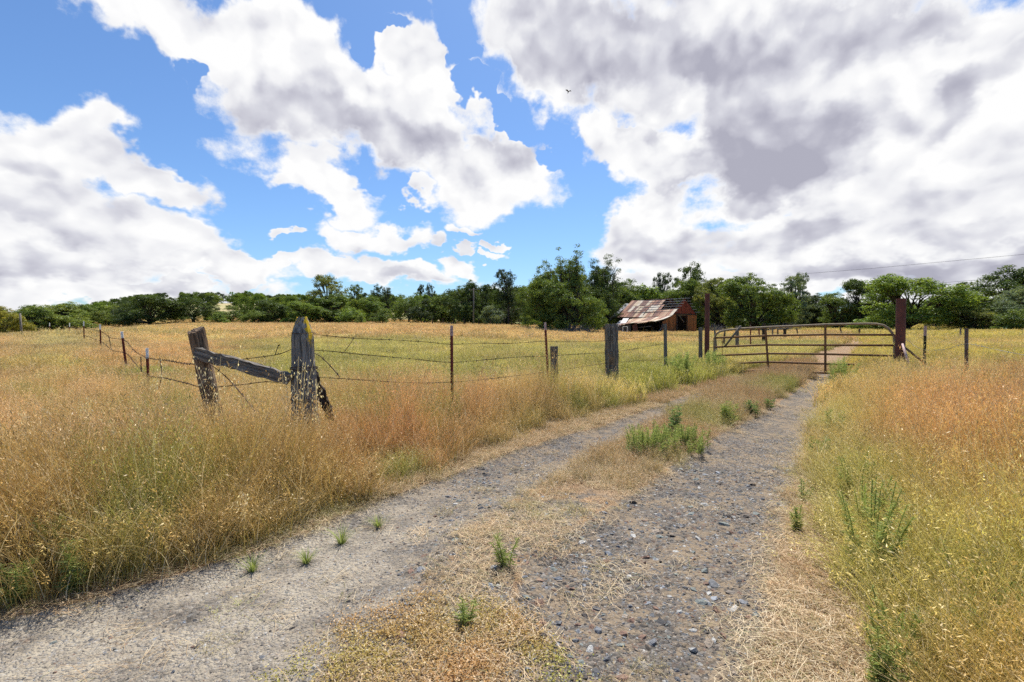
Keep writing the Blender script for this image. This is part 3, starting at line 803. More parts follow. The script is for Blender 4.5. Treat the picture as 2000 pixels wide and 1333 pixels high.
def crown_mesh(name, lobes, nclump, nleaf, leaf, seed, clump=.10, flat=.6, zb=.05):
    """leaf quads in clumps over and inside the lobes (x,y,z,rx,rz) of a crown of unit size"""
    rr = np.random.default_rng(seed)
    L = np.array([(x, y, z, rx, rz) for x, y, z, rx, rz in lobes])
    wgt = L[:, 3] ** 2 * 1.0; wgt /= wgt.sum()
    li = rr.choice(len(L), nclump, p=wgt)
    d = rr.normal(size=(nclump, 3)); d /= np.linalg.norm(d, axis=1)[:, None]
    d[:, 2] = np.where(d[:, 2] < -.75, -d[:, 2] * .8, d[:, 2])
    rad = rr.uniform(.55, 1.02, nclump) ** .6
    cc = L[li, :3] + d * rad[:, None] * np.stack([L[li, 3], L[li, 3], L[li, 4]], 1)
    cs = clump * rr.uniform(.55, 1.25, nclump)
    clr = rr.uniform(0, 1, nclump)
    k = rr.integers(0, nclump, nleaf)
    g = rr.normal(size=(nleaf, 3)); g /= np.linalg.norm(g, axis=1)[:, None]
    g *= (rr.uniform(0, 1, nleaf) ** .4)[:, None]
    pos = cc[k] + g * cs[k][:, None] * np.array([1, 1, flat])
    z0, z1 = np.quantile(pos[:, 2], .004), np.quantile(pos[:, 2], .9985)
    pos[:, 2] = zb + (pos[:, 2] - z0) / (z1 - z0) * (1 - zb)
    pos[:, :2] *= .5 / np.quantile(np.abs(pos[:, :2]), .992)
    nrm = g * .8 + d[k] * .3 + rr.normal(size=(nleaf, 3)) * .55 + np.array([0, 0, .35])
    nrm /= np.linalg.norm(nrm, axis=1)[:, None]
    t = np.cross(nrm, rr.normal(size=(nleaf, 3))); t /= np.linalg.norm(t, axis=1)[:, None]
    b = np.cross(nrm, t)
    s = leaf * rr.uniform(.5, 1.3, nleaf)[:, None]
    V = np.stack([pos - t * s * .9, pos - b * s * .55, pos + t * s * 1.0, pos + b * s * .55], 1).reshape(-1, 3)
    Fq = np.arange(nleaf * 4).reshape(-1, 4)
    me = mesh_np(name, V, Fq)
    attrf(me, 'r', np.repeat(rr.uniform(0, 1, nleaf), 4)); attrf(me, 'cl', np.repeat(clr[k], 4))
    me.materials.append(M_LEAF)
    return me

def trunk_mesh(name, lobes, seed, r=.035, fork=.22, n=None, stems=1):
    rr = random.Random(seed); mb = MB()
    for s in range(stems):
        bx, by = (rr.uniform(-.04, .04), rr.uniform(-.04, .04)) if stems > 1 else (0, 0)
        f = Vector((bx * 3 + rr.uniform(-.03, .03), by * 3, fork))
        rs = r / (stems ** .4)
        mb.tube([(bx, by, -.03), (bx, by, .0), (bx * 1.8 + rr.uniform(-.01, .01), by * 2, fork * .5), f], [rs * 1.5, rs * 1.15, rs * .95, rs * .9], 9)
        for i, (x, y, z, rx, rz) in enumerate(lobes):
            if stems > 1 and i % stems != s: continue
            e = Vector((x, y, z + rz * .45)); mid = f.lerp(e, .5) + Vector((rr.uniform(-.04, .04), rr.uniform(-.04, .04), rr.uniform(-.02, .03)))
            mb.tube([f, f.lerp(mid, .5) + Vector((0, 0, -.01)), mid, e], [rs * .7, rs * .5, rs * .34, rs * .08], 6)
            for q in range(4):
                a = rr.uniform(0, 6.28); st = mid.lerp(e, rr.uniform(0, .7))
                en = Vector((x + rx * .85 * math.cos(a), y + rx * .85 * math.sin(a), z + rz * rr.uniform(-.4, .7)))
                mb.tube([st, st.lerp(en, .5) + Vector((0, 0, .02)), en], [rs * .28, rs * .17, rs * .04], 5)
    me = bpy.data.meshes.new(name); me.from_pydata(mb.V, [], mb.F); me.materials.append(M_BARK)
    me.polygons.foreach_set('use_smooth', [True] * len(mb.F)); me.update()
    return me

def lobeset(kind, seed):
    rr = random.Random(seed); L = []
    if kind == 'round':       # wide oak with foliage almost to the ground
        for i in range(26):
            a = i * 2.4 + rr.uniform(-.3, .3); ph = R(-42 + 122 * ((i * .618) % 1)); q = .37 * math.cos(ph) ** .75; z = .36 + .40 * math.sin(ph)
            L.append((q * math.cos(a), q * math.sin(a), z, rr.uniform(.10, .17), rr.uniform(.09, .15)))
        L += [(0, 0, .42, .36, .38), (0, 0, .2, .34, .2)]
    elif kind == 'umbrella':  # open oak on visible stems
        for i in range(15):
            a = i / 15 * 6.28 + rr.uniform(-.3, .3); q = rr.uniform(.15, .40); z = .42 + rr.uniform(0, .38) * (1 - q)
            L.append((q * math.cos(a), q * math.sin(a), z, rr.uniform(.10, .16), rr.uniform(.07, .12)))
        L += [(0, 0, .66, .26, .26), (.1, .1, .84, .14, .12), (-.2, -.1, .45, .18, .18), (.2, .1, .42, .18, .18)]
    elif kind == 'tall':      # airy tall crown of separate puffs
        for i in range(22):
            z = .25 + .68 * (i / 21); w = .34 * math.sin(min(1, (1.06 - z) * 1.9) * 1.57)
            a = i * 2.4 + rr.uniform(-.4, .4); q = w * rr.uniform(.35, 1.0)
            L.append((q * math.cos(a), q * math.sin(a), z, rr.uniform(.08, .14), rr.uniform(.05, .085)))
    elif kind == 'layered':   # broad dome with drooping tiers
        for i in range(40):
            a = i * 2.4 + rr.uniform(-.3, .3); ph = R(-30 + 112 * ((i * .618) % 1)); q = .40 * math.cos(ph) ** .7 * rr.uniform(.85, 1.1); z = .30 + .52 * math.sin(ph)
            L.append((q * math.cos(a), q * math.sin(a), z, rr.uniform(.10, .17), rr.uniform(.075, .12)))
        L += [(0, 0, .42, .38, .40), (0, 0, .40, .28, .28), (0, 0, .22, .42, .2)]
    elif kind == 'spire':     # dense evergreen oak with leaders of uneven height
        for i in range(7):
            a = i / 7 * 6.28 + rr.uniform(-.3, .3); q = rr.uniform(.10, .36); top = rr.uniform(.62, .98) - q * .5
            z = .12
            while z < top:
                w = .17 * (1 - .60 * (z / top) ** 2) * rr.uniform(.8, 1.2)
                L.append((q * math.cos(a) * (1 - .2 * z) + rr.uniform(-.05, .05), q * math.sin(a) * (1 - .2 * z) + rr.uniform(-.05, .05), z, w, .08)); z += .09
    elif kind == 'mass':      # dense evergreen with a jagged head of leaders
        for i in range(34):
            a = i * 2.4 + rr.uniform(-.3, .3); ph = R(-38 + 116 * ((i * .618) % 1)); q = .38 * math.cos(ph) ** .8; z = .32 + .36 * math.sin(ph)
            L.append((q * math.cos(a), q * math.sin(a), z, rr.uniform(.09, .15), rr.uniform(.09, .14)))
        L += [(0, 0, .36, .34, .33), (0, 0, .2, .38, .2)]
        for i in range(6):
            a = i * 1.05 + rr.uniform(-.3, .3); q = rr.uniform(.05, .27); t1 = rr.uniform(.78, 1.0) - q * .35; z = .5
            while z < t1: L.append((q * math.cos(a) + rr.uniform(-.02, .02), q * math.sin(a), z, .11 * (1.25 - z), .06)); z += .06
    elif kind == 'bush':
        for i in range(12):
            a = i / 12 * 6.28 + rr.uniform(-.3, .3); q = rr.uniform(.1, .36); z = rr.uniform(.15, .8 - q)
            L.append((q * math.cos(a), q * math.sin(a), z, rr.uniform(.14, .22), rr.uniform(.14, .22)))
        L.append((0, 0, .45, .33, .4))
    elif kind == 'snag':      # bare lower trunk, head of foliage on top
        for i in range(15):
            z = rr.uniform(.52, .92); q = rr.uniform(.05, .30) * (1.2 - abs(z - .72) * 2); a = rr.uniform(0, 6.28)
            L.append((q * math.cos(a), q * math.sin(a), z, rr.uniform(.09, .14), rr.uniform(.06, .10)))
    return L

PROTO = {}
def proto(kind, v):
    if (kind, v) not in PROTO:
        L = lobeset(kind, v * 31 + len(kind)); 
        n, leaf, cl, nc, st, fk = {'round': (46000, .0115, .062, 700, 1, .10), 'umbrella': (21000, .0125, .065, 330, 3, .24), 'tall': (15000, .013, .06, 230, 1, .3),
                       'layered': (56000, .0095, .048, 900, 2, .10), 'spire': (42000, .0088, .055, 620, 3, .12), 'mass': (62000, .0085, .05, 900, 3, .12), 'bush': (12000, .021, .12, 160, 3, .1), 'snag': (12000, .013, .06, 200, 1, .5)}[kind]
        PROTO[(kind, v)] = (crown_mesh("crown", L, nc, n, leaf, v * 7 + 3, cl, zb={'round': .03, 'umbrella': .06, 'tall': .10, 'layered': .03, 'spire': -.01, 'mass': -.01, 'bush': -.01, 'snag': .34}[kind]), trunk_mesh("trunk", L, v + 5, r=.028 if kind != 'bush' else .02, fork=fk, stems=st))
    return PROTO[(kind, v)]

GREEN = {'dark': (.068, .098, .030), 'mid': (.115, .160, .042), 'light': (.165, .205, .055), 'olive': (.160, .180, .055), 'yellow': (.22, .21, .04), 'grey': (.15, .19, .12), 'bluish': (.058, .080, .038), 'bright': (.138, .195, .045)}
def tree(px, ytop, wpx, D, kind, v, col, label, base=None, rz=None, name="oak_tree", cat="tree", group=None, depth=1.0):
    p = on_ground(px, D)
    top = W(px, ytop, D)
    h = top.z - p.z; w = wpx * D / F * 1.08
    
    root = empty(name, p, 0)
    cm, tm = proto(kind, v)
    a = rnd.uniform(0, 6.28) if rz is None else rz
    for nm, me_ in (("crown", cm), ("trunk", tm)):
        o = link(nm, me_, root); o.scale = (w, w * depth, h) if nm == "crown" else (w, w, h); o.rotation_euler = (0, 0, a)
        if nm == "crown":
            c = GREEN[col]; j = rnd.uniform(.9, 1.1)
            o.color = (c[0] * j, c[1] * j, c[2] * j, 1)
    tag(root, label, cat, group or "oaks around the meadow")
    return root
T = [
 (8, 598, 74, 70, 'round', 1, 'yellow', "yellow green oak at the far left edge of the meadow"),
 (52, 598, 74, 78, 'round', 2, 'mid', "low green oak right behind the short leaning pole at the far left"),
 (80, 596, 62, 95, 'round', 2, 'mid', "green oak peeking out between the leaning pole and the olive round oak"),
 (118, 590, 110, 84, 'round', 3, 'light', "olive green domed oak beyond the left crest, paler than its neighbours"),
 (172, 596, 70, 92, 'umbrella', 1, 'mid', "thin stemmed green oak behind the row of white tipped posts"),
 (210, 594, 60, 90, 'umbrella', 2, 'light', "light green oak left of the broad dark oak"),
 (247, 588, 42, 80, 'umbrella', 1, 'bluish', "small dark oak leaning against the left side of the broad dark oak"),
 (292, 578, 112, 76, 'round', 2, 'dark', "broad very dark oak standing out in the meadow's left corner"),
 (345, 592, 45, 95, 'round', 3, 'light', "narrow pale oak filling the gap right of the broad dark oak"),
 (378, 580, 80, 80, 'umbrella', 2, 'dark', "dark oak with foliage drooping over a golden slope"),
 (407, 606, 26, 88, 'bush', 1, 'mid', "small round tree on the golden slope gap"),
 (428, 610, 34, 78, 'bush', 2, 'bright', "low rounded oak, first in the row along the back of the meadow"),
 (455, 598, 60, 82, 'umbrella', 1, 'mid', "rounded oak with a dark bare trunk, left of the leaning post"),
 (500, 603, 55, 80, 'umbrella', 3, 'mid', "oak with forked trunks between the leaning post and the corner post"),
 (530, 586, 74, 84, 'round', 1, 'dark', "dome shaped dark oak behind the brace rail"),
 (556, 622, 18, 79, 'bush', 1, 'bright', "little bright bush just left of the corner post"),
 (592, 588, 75, 82, 'round', 3, 'bright', "fresh green oak directly behind the pointed corner post"),
 (640, 538, 92, 90, 'tall', 1, 'olive', "tallest airy olive tree behind the corner post"),
 (645, 575, 95, 86, 'round', 2, 'mid', "bushy oak at the foot of the tall airy olive tree"),
 (690, 602, 52, 82, 'bush', 3, 'bright', "bright bushy oak right of the tall airy tree"),
 (703, 616, 20, 78, 'bush', 2, 'light', "small round pale bush at the meadow edge right of the corner post"),
 (728, 580, 62, 92, 'round', 1, 'bright', "green domed oak between the pale bush and the dark backed group"),
 (745, 602, 42, 80, 'umbrella', 2, 'mid', "low oak on the meadow edge beneath two pointed dark treetops"),
 (696, 556, 40, 105, 'tall', 2, 'mid', "slender airy treetop just right of the tallest olive tree"),
 (738, 556, 28, 110, 'tall', 3, 'bluish', "dark pointed treetop, left one of the pair"),
 (757, 562, 30, 108, 'tall', 2, 'bluish', "dark pointed treetop, right one of the pair"),
 (797, 572, 66, 90, 'umbrella', 3, 'mid', "oak with thin trunks, left of the open shaded gap"),
 (826, 584, 52, 86, 'umbrella', 1, 'bluish', "blue green low oak left of the utility pole group"),
 (822, 556, 26, 112, 'tall', 1, 'bluish', "isolated dark treetop rising over the blue green oak, left twin"),
 (840, 554, 26, 112, 'tall', 3, 'bluish', "isolated dark treetop rising over the blue green oak, right twin"),
 (862, 572, 54, 88, 'round', 2, 'mid', "mid green oak left of the large dark oak by the utility pole"),
 (908, 549, 74, 84, 'round', 3, 'dark', "large dark oak directly behind the utility pole"),
 (945, 556, 60, 88, 'round', 1, 'dark', "dark oak just right of the utility pole"),
 (960, 597, 46, 80, 'bush', 3, 'grey', "grey green shrubby oak right of the utility pole foot"),
 (993, 527, 66, 84, 'snag', 1, 'bluish', "tall dark oak with a bare grey trunk left of the giant evergreen"),
 (990, 585, 60, 86, 'umbrella', 2, 'bluish', "low dark oak round the bare grey trunk"),
 (1062, 522, 104, 63, 'mass', 2, 'mid', "left shoulder tree of the giant evergreen clump"),
 (1108, 488, 140, 60, 'mass', 1, 'mid', "giant evergreen oak, the tallest tree of the picture"),
 (1172, 499, 112, 78, 'mass', 3, 'dark', "right tower of the giant evergreen clump, left of the barn"),
 (1228, 545, 84, 86, 'round', 2, 'mid', "rounded oak behind the barn's left end"),
 (1262, 558, 80, 86, 'bush', 2, 'bright', "light green shrubby oak above the barn roof"),
 (1292, 533, 54, 96, 'tall', 2, 'bluish', "airy dark treetop above the middle of the barn roof"),
 (1348, 513, 72, 92, 'tall', 3, 'dark', "tall airy oak with a branch reaching right, above the barn gable"),
 (1330, 548, 100, 86, 'round', 1, 'mid', "wide oak behind the barn gable"),
 (1398, 543, 86, 82, 'layered', 2, 'olive', "olive green oak behind the slim tall gate post"),
 (1470, 534, 132, 74, 'round', 3, 'mid', "big dome shaped oak behind the middle of the gate"),
 (1545, 540, 70, 80, 'tall', 1, 'grey', "airy grey green tree right of the dome shaped oak"),
 (1562, 533, 40, 86, 'tall', 2, 'grey', "slim grey green treetop with sky showing through"),
 (1590, 574, 84, 84, 'round', 3, 'bluish', "low dark oak in the dip of the skyline"),
 (1638, 572, 76, 76, 'layered', 3, 'mid', "drooping green oak left of the big layered oak"),
 (1685, 546, 96, 74, 'round', 1, 'dark', "dark oak with a visible trunk left of the big layered oak"),
 (1772, 535, 180, 56, 'round', 3, 'bright', "big layered oak behind the thick tall gate post", None, 2.2),
 (1868, 568, 90, 74, 'round', 2, 'dark', "dark oak between the layered oak and the right hand oaks"),
 (1948, 525, 184, 62, 'round', 3, 'dark', "large dark spreading oak at the right edge", None, 4.4),
 (1905, 598, 96, 52, 'layered', 3, 'olive', "low pale green oak behind the rightmost steel post"),
 (2004, 553, 86, 50, 'layered', 1, 'grey', "silvery grey green tree cut by the right picture edge"),
 (1985, 604, 70, 47, 'bush', 1, 'mid', "green bush below the silvery tree at the right edge"),
]
for t in T: tree(*t)
# neighbours outside the frame and the trees closing gaps deeper in
for px, yt, w, D, k, v, c in [(-70, 590, 120, 80, 'round', 2, 'light'), (2110, 530, 190, 58, 'layered', 2, 'mid')]:
    tree(px, yt, w, D, k, v, c, "oak beyond the left edge of the meadow" if px < 0 else "oak beyond the right edge of the meadow")

# woods on the hill and behind the front row: one far mass
def gn_scatter(name, pts, rot, scl, idx, tint, protos, label=None, cat=None):
    me = bpy.data.meshes.new(name); me.vertices.add(len(pts)); me.vertices.foreach_set('co', np.ascontiguousarray(pts, dtype=np.float32).ravel())
    attrf(me, 'rotv', rot, 'FLOAT_VECTOR'); attrf(me, 'sclv', scl, 'FLOAT_VECTOR')
    attrf(me, 'tint', np.concatenate([tint, np.ones((len(pts), 1))], 1), 'FLOAT_COLOR')
    a = me.attributes.new('pick', 'INT', 'POINT'); a.data.foreach_set('value', np.ascontiguousarray(idx, dtype=np.int32))
    me.update()
    o = link(name, me)
    col = bpy.data.collections.new(name + "_sources")
    for k, (pm) in enumerate(protos):
        q = bpy.data.objects.new("%s_source_%02d" % (name, k), pm); col.objects.link(q)
    ng = bpy.data.node_groups.new(name, 'GeometryNodeTree')
    ng.interface.new_socket("Geometry", in_out='INPUT', socket_type='NodeSocketGeometry')
    ng.interface.new_socket("Geometry", in_out='OUTPUT', socket_type='NodeSocketGeometry')
    n = ng.nodes; l = ng.links
    gi = n.new('NodeGroupInput'); go = n.new('NodeGroupOutput')
    ci = n.new('GeometryNodeCollectionInfo'); ci.inputs['Collection'].default_value = col
    ci.inputs['Separate Children'].default_value = True; ci.inputs['Reset Children'].default_value = True
    iop = n.new('GeometryNodeInstanceOnPoints'); iop.inputs['Pick Instance'].default_value = True
    def na(nm, typ):
        a = n.new('GeometryNodeInputNamedAttribute'); a.data_type = typ; a.inputs['Name'].default_value = nm
        return next(s for s in a.outputs if s.enabled and s.name == 'Attribute')
    l.new(gi.outputs[0], iop.inputs['Points']); l.new(ci.outputs[0], iop.inputs['Instance'])
    l.new(na('pick', 'INT'), iop.inputs['Instance Index'])
    l.new(na('rotv', 'FLOAT_VECTOR'), iop.inputs['Rotation']); l.new(na('sclv', 'FLOAT_VECTOR'), iop.inputs['Scale'])
    l.new(iop.outputs[0], go.inputs[0])
    md = o.modifiers.new("scatter", 'NODES'); md.node_group = ng
    tag(o, label, cat, kind="stuff")
    return o

m, N = mat("wood_leaves_far")
t = N.attr('tint', 'Color', 'INSTANCER')
c = N.v('SCALE', t, N.m('ADD', .6, N.m('MULTIPLY', N.attr('r'), .85)))
d = N.new('ShaderNodeBsdfDiffuse'); N.put(d.inputs[0], c)
tr = N.new('ShaderNodeBsdfTranslucent'); N.put(tr.inputs[0], N.v('MULTIPLY', c, (1.5, 1.5, .7)))
mx = N.new('ShaderNodeMixShader'); mx.inputs[0].default_value = .35
N.l.new(d.outputs[0], mx.inputs[1]); N.l.new(tr.outputs[0], mx.inputs[2])
o_ = N.new('ShaderNodeOutputMaterial'); N.l.new(mx.outputs[0], o_.inputs[0])
M_FARLEAF = m
def far_proto(kind, v):
    L = lobeset(kind, v * 31 + len(kind)); me_ = crown_mesh("far_crown", L, 200, 8000, .020, v + 50, .085)
    me_.materials.clear(); me_.materials.append(M_FARLEAF)
    return me_
fps = [far_proto('round', 1), far_proto('round', 2), far_proto('umbrella', 1), far_proto('tall', 1)]
pts, rot, scl, idx, tint = [], [], [], [], []
prof = [(-500, 596), (0, 602), (100, 600), (200, 596), (300, 584), (360, 580), (420, 570), (480, 568), (560, 574), (650, 572), (720, 572), (800, 572), (900, 566), (1000, 560), (1100, 560), (1200, 562), (1300, 560), (1400, 560), (1480, 566), (1600, 590), (1800, 590), (2100, 572), (2500, 572)]
pxs, pys = zip(*prof)
for i in range(620):
    px = rnd.uniform(-450, 2450); D = rnd.choice([rnd.uniform(95, 130), rnd.uniform(120, 200), rnd.uniform(160, 230)])
    if 330 < px < 460 and D < 125: D = 140 + rnd.random() * 60
    p = on_ground(px, D); yt = np.interp(px, pxs, pys) + rnd.uniform(0, 16) ** 1.0
    top = W(px, yt, D); h = top.z - p.z
    h = min(max(h, 4.5), 13)
    w = h * rnd.uniform(.9, 1.35)
    pts.append(p); rot.append((0, 0, rnd.uniform(0, 6.28))); scl.append((w, w, h)); idx.append(rnd.choice((0, 1, 1, 2, 3)))
    c = np.array(GREEN[rnd.choice(('dark', 'mid', 'mid', 'light', 'bluish', 'bright') if px < 900 else ('dark', 'mid', 'bluish', 'dark'))]); tint.append(c)
gn_scatter("woods", np.array(pts), np.array(rot), np.array(scl), np.array(idx), np.array(tint), fps, "far oak woods covering the low hill behind the meadow", "woods")

# ------------------------------------------------------------------ grass
def blades(n, radius, h0, h1, width, lean, seed, heads=.5, segs=4, headsize=1.0, curl=.5, bias=(0, 0)):
    """a tuft: n bent blades, some with a seed head of small spikelets"""
    rr = np.random.default_rng(seed)
    V, Fc, hh, rv, hd = [], [], [], [], []
    ang = rr.uniform(0, 6.28, n); rad = radius * np.sqrt(rr.uniform(0, 1, n))
    for i in range(n):
        b = np.array([rad[i] * math.cos(ang[i]), rad[i] * math.sin(ang[i]), 0])
        L = rr.uniform(h0, h1); a = rr.uniform(0, 6.28); le = lean * rr.uniform(.2, 1.3)
        dv = np.array([math.cos(a) * le + bias[0], math.sin(a) * le + bias[1], 0])
        wd = width * rr.uniform(.6, 1.3); fa = rr.uniform(0, 6.28); side = np.array([math.cos(fa), math.sin(fa), 0]) * wd / 2
        r = rr.random(); base = len(V)
        for s in range(segs + 1):
            t = s / segs
            p = b + np.array([0, 0, 1]) * L * (t - curl * .25 * t * t * min(1, le)) + dv * L * (t ** (1.4 + curl))
            ws = side * (1 - .75 * t)
            V.append(p - ws); V.append(p + ws); hh += [t, t]; rv += [r, r]; hd += [0, 0]
            if s: k = base + 2 * (s - 1); Fc.append((k, k + 1, k + 3, k + 2))
        if rr.random() < heads:
            tip = (V[-1] + V[-2]) / 2; tv = dv * .6 + np.array([0, 0, .8]); tv /= np.linalg.norm(tv)
            nsp = rr.integers(5, 10)
            for q in range(nsp):
                o = tip - tv * L * .24 * rr.random() + rr.normal(0, 1, 3) * .009 * headsize
                dd_ = tv * .8 + rr.normal(0, .45, 3); dd_ /= np.linalg.norm(dd_)
                sd_ = np.cross(dd_, rr.normal(size=3)); sd_ /= np.linalg.norm(sd_)
                ln = rr.uniform(.012, .026) * headsize; wl = .0024 * headsize
                k = len(V)
                V += [o, o + dd_ * ln * .4 + sd_ * wl, o + dd_ * ln, o + dd_ * ln * .4 - sd_ * wl]
                hh += [1] * 4; rv += [r] * 4; hd += [1] * 4; Fc.append((k, k + 1, k + 2, k + 3))
    me = mesh_np("tuft", np.array(V), np.array(Fc))
    attrf(me, 'h', hh); attrf(me, 'r', rv); attrf(me, 'head', hd)
    me.materials.append(M_GRASS)
    return me

def scatter_pts(n, x0, x1, y0, y1):
    return rng.uniform(x0, x1, n), rng.uniform(y0, y1, n)

def px_of(x, y): return 1000 + F * x / np.maximum(y, .1)

def tint_at(x, y):
    """base colour of the meadow grass by place"""
    n = len(x)
    gold = np.array([.46, .36, .18]); red = np.array([.41, .245, .15]); green = np.array([.27, .31, .10]); straw = np.array([.56, .47, .31]); pale = np.array([.50, .40, .22])
    c = np.tile(gold, (n, 1))
    D = y; px = px_of(x, y)
    def mixc(c, col, w): return c * (1 - w[:, None]) + col[None] * w[:, None]
    patch_ = 1 + .13 * vn(x, y * 1.4, .32, 61) + .10 * vn(x, y, .9, 62) - .22 * sst(vn(x, y, .22, 63), .45, .8)
    n1 = vn(x, y, .45, 1); n2 = vn(x, y, 1.1, 2); n3 = vn(x, y, .12, 5); n4 = vn(x, y, 2.6, 9)
    c = mixc(c, straw, np.clip(.35 + .5 * n2, 0, .8))
    c = mixc(c, red, np.clip(.25 + .55 * n1 + .25 * n4, 0, .8))
    c = mixc(c, green, np.clip(.18 + .55 * n3 + .4 * vn(x, y, .7, 6), 0, .75))
    w = np.where((x < xL(np.clip(y, 1, 50))), sst(D, 3.6, 4.6) * (1 - sst(px, 380, 560)) * (1 - sst(D, 22, 30)), 0); c = mixc(c, np.array([.50, .36, .215]), w * np.clip(.55 + .45 * n2, 0, .85))
    # red band in front of the fence, right of the corner post
    lft = x < xL(np.clip(y, 1, 50))
    w = np.where(lft, np.exp(-((px - 780) / 200) ** 2) * sst(D, 3.3, 4.2) * (1 - sst(D, 6.0, 8.0)), 0)
    c = mixc(c, red * np.array([1.0, .92, .85]), np.clip(w * .75, 0, .85))
    # left foreground: olive green lower side, golden tops
    w = np.where(lft, (1 - sst(D, 3.6, 5.2)) * .5, 0); c = mixc(c, np.array([.34, .28, .11]), w)
    # green and yellow meadow belt beyond the fence
    w = np.where(lft, sst(D, 7.5, 11) * (1 - sst(D, 24, 34)) * sst(px, 380, 620), 0); c = mixc(c, np.array([.355, .38, .14]), np.clip(w * (.85 + .3 * n1), 0, .9))
    w = sst(D, 26, 38) * (1 - sst(px, 1250, 1400)) * sst(px, 300, 500); c = mixc(c, np.array([.47, .35, .21]), np.clip(w * .6, 0, .8))
    gp_ = sst(vn(x, y, 1.5, 27) + .5 * vn(x, y, 3.7, 28), .35, .8) * (1 - sst(D, 9, 20)); c = mixc(c, np.array([.22, .29, .075]), gp_ * .75)
    # green by the gate end of the fence
    w = np.exp(-((px - 1310) / 110) ** 2) * np.exp(-((D - 11.5) / 3.2) ** 2); c = mixc(c, np.array([.30, .36, .085]), np.clip(w * 1.1, 0, .8))
    # right side: verge greener, then red gold
    rg = x > xR(np.clip(y, 1, 50))
    w = np.where(rg, np.exp(-((x - xR(y) - .3) / .55) ** 2) * (1 - sst(D, 9, 14)), 0); c = mixc(c, np.array([.33, .36, .11]), np.clip(w * (.45 + .7 * n2), 0, .7))
    w = np.where(rg & (D < 3.4), .5, 0); c = mixc(c, np.array([.36, .31, .11]), w * np.clip(.6 + 1.0 * n4, 0, 1))
    w = np.where(rg, np.exp(-((D - 5.0) / 2.3) ** 2) * sst(x - xR(y), .4, 1.2), 0); c = mixc(c, np.array([.47, .285, .145]), np.clip(w * .8, 0, .8))
    w = np.where(rg, sst(D, 8, 13), 0); c = mixc(c, np.array([.385, .375, .10]), w * np.clip(.75 + .5 * n1, 0, .95))
    # pale grey green knoll on the left crest
    w = np.exp(-((px - 110) / 90) ** 2) * np.exp(-((D - 26) / 9) ** 2); c = mixc(c, np.array([.36, .38, .20]), np.clip(w * .8, 0, .75))
    c = c * (patch_ * (1.0 + .19 * rng.normal(size=n)))[:, None] * np.array([1.52, 1.325, 1.05])
    return np.clip(c, .02, .9)

def keep_view(x, y, mx=1.22, pad=.8): return np.abs(x) < mx * y + pad

def run(name, x, y, protos, scx, scz, tint, label, cat, lean=.11, dz=-.01):
    n = len(x); z = H(x, y) + dz
    rot = np.stack([rng.normal(0, lean, n) + .09 * vn(x, y, .9, 51), rng.normal(0, lean, n) + .12 * vn(x, y, .9, 52), rng.uniform(0, 6.28, n)], 1)
    scl = np.stack([scx, scx, scz], 1)
    return gn_scatter(name, np.stack([x, y, z], 1), rot, scl, rng.integers(0, len(protos), n), tint, protos, label, cat)

meadow = lambda x, y: (x < xL(np.maximum(y, .6)) - .02 + .10 * vn(x, y, 2.2, 8)) | (x > xR(np.maximum(y, .5)) + .03 + .12 * vn(x, y, 2.0, 9))
# near tall grass
x, y = scatter_pts(11500, -11, 11, .7, 9.0)
x2, y2 = scatter_pts(3500, -4.8, 4.6, .7, 4.2)
x = np.concatenate([x, x2]); y = np.concatenate([y, y2])
k = meadow(x, y) & keep_view(x, y); x, y = x[k], y[k]
edge = np.minimum(np.abs(x - xL(y)), np.abs(x - xR(y)))
rs_ = x > xR(y) - .3
hs = np.where(rs_, .40 + .60 * sst(edge, .0, 1.3), .50 + .46 * sst(edge, .0, .8)) * (1 + .17 * vn(x, y, 1.2, 3) + .13 * vn(x, y, 3.3, 13) + .15 * rng.normal(size=len(x)))
hs = np.clip(hs, .18, 1.5)
beyond = (x < xL(y)) & ((x - FA.x) * (FB.y - FA.y) - (y - FA.y) * (FB.x - FA.x) < 0)
hs = np.where(beyond, hs * .85, hs)
hs = hs * np.where((x < xL(y)) & (y > 3.9) & (y < 6.3) & (px_of(x, y) < 720), .86, 1)
tall = [blades(84, .13, .22, .68, .0033, .42, s, heads=.42, segs=5, headsize=.75, bias=(.10 * math.sin(s * 2.1), .10 * math.cos(s * 1.3))) for s in range(9)]
tall += [blades(13, .13, .55, .86, .0040, .42, 200 + s, heads=.95, segs=6, headsize=1.35, curl=.9) for s in range(3)]
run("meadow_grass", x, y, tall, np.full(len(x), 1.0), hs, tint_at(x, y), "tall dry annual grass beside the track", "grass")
# middle distance
x, y = scatter_pts(26000, -36, 36, 8.5, 30)
k = meadow(x, y) & keep_view(x, y); x, y = x[k], y[k]
mid = [blades(80, .24, .24, .56, .0095, .34, 20 + s, heads=.4, segs=3, headsize=1.7) for s in range(7)]
hs = (.82 + .12 * vn(x, y, .8, 3) + .08 * rng.normal(size=len(x))) * (1 - .22 * sst(y, 12, 26))
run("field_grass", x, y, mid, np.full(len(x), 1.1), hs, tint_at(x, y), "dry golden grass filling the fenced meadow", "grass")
# rusty dock stalks and taller clumps dotted over the field
x, y = scatter_pts(1500, -32, 32, 6.5, 40)
k = meadow(x, y) & keep_view(x, y) & (vn(x, y, .28, 71) > -.1); x, y = x[k], y[k]
dock = [blades(16, .10, .45, .85, .008, .30, 300 + s, heads=1.0, segs=3, headsize=1.9) for s in range(3)]
tt_ = rng.random(len(x))[:, None]
run("rusty_weed_stalks", x, y, dock, np.full(len(x), 1.0), .62 + .15 * rng.normal(size=len(x)), np.array([.34, .20, .11]) * (1 - tt_) + np.array([.50, .42, .24]) * tt_, "scattered taller rusty stalks in the meadow", "weeds")
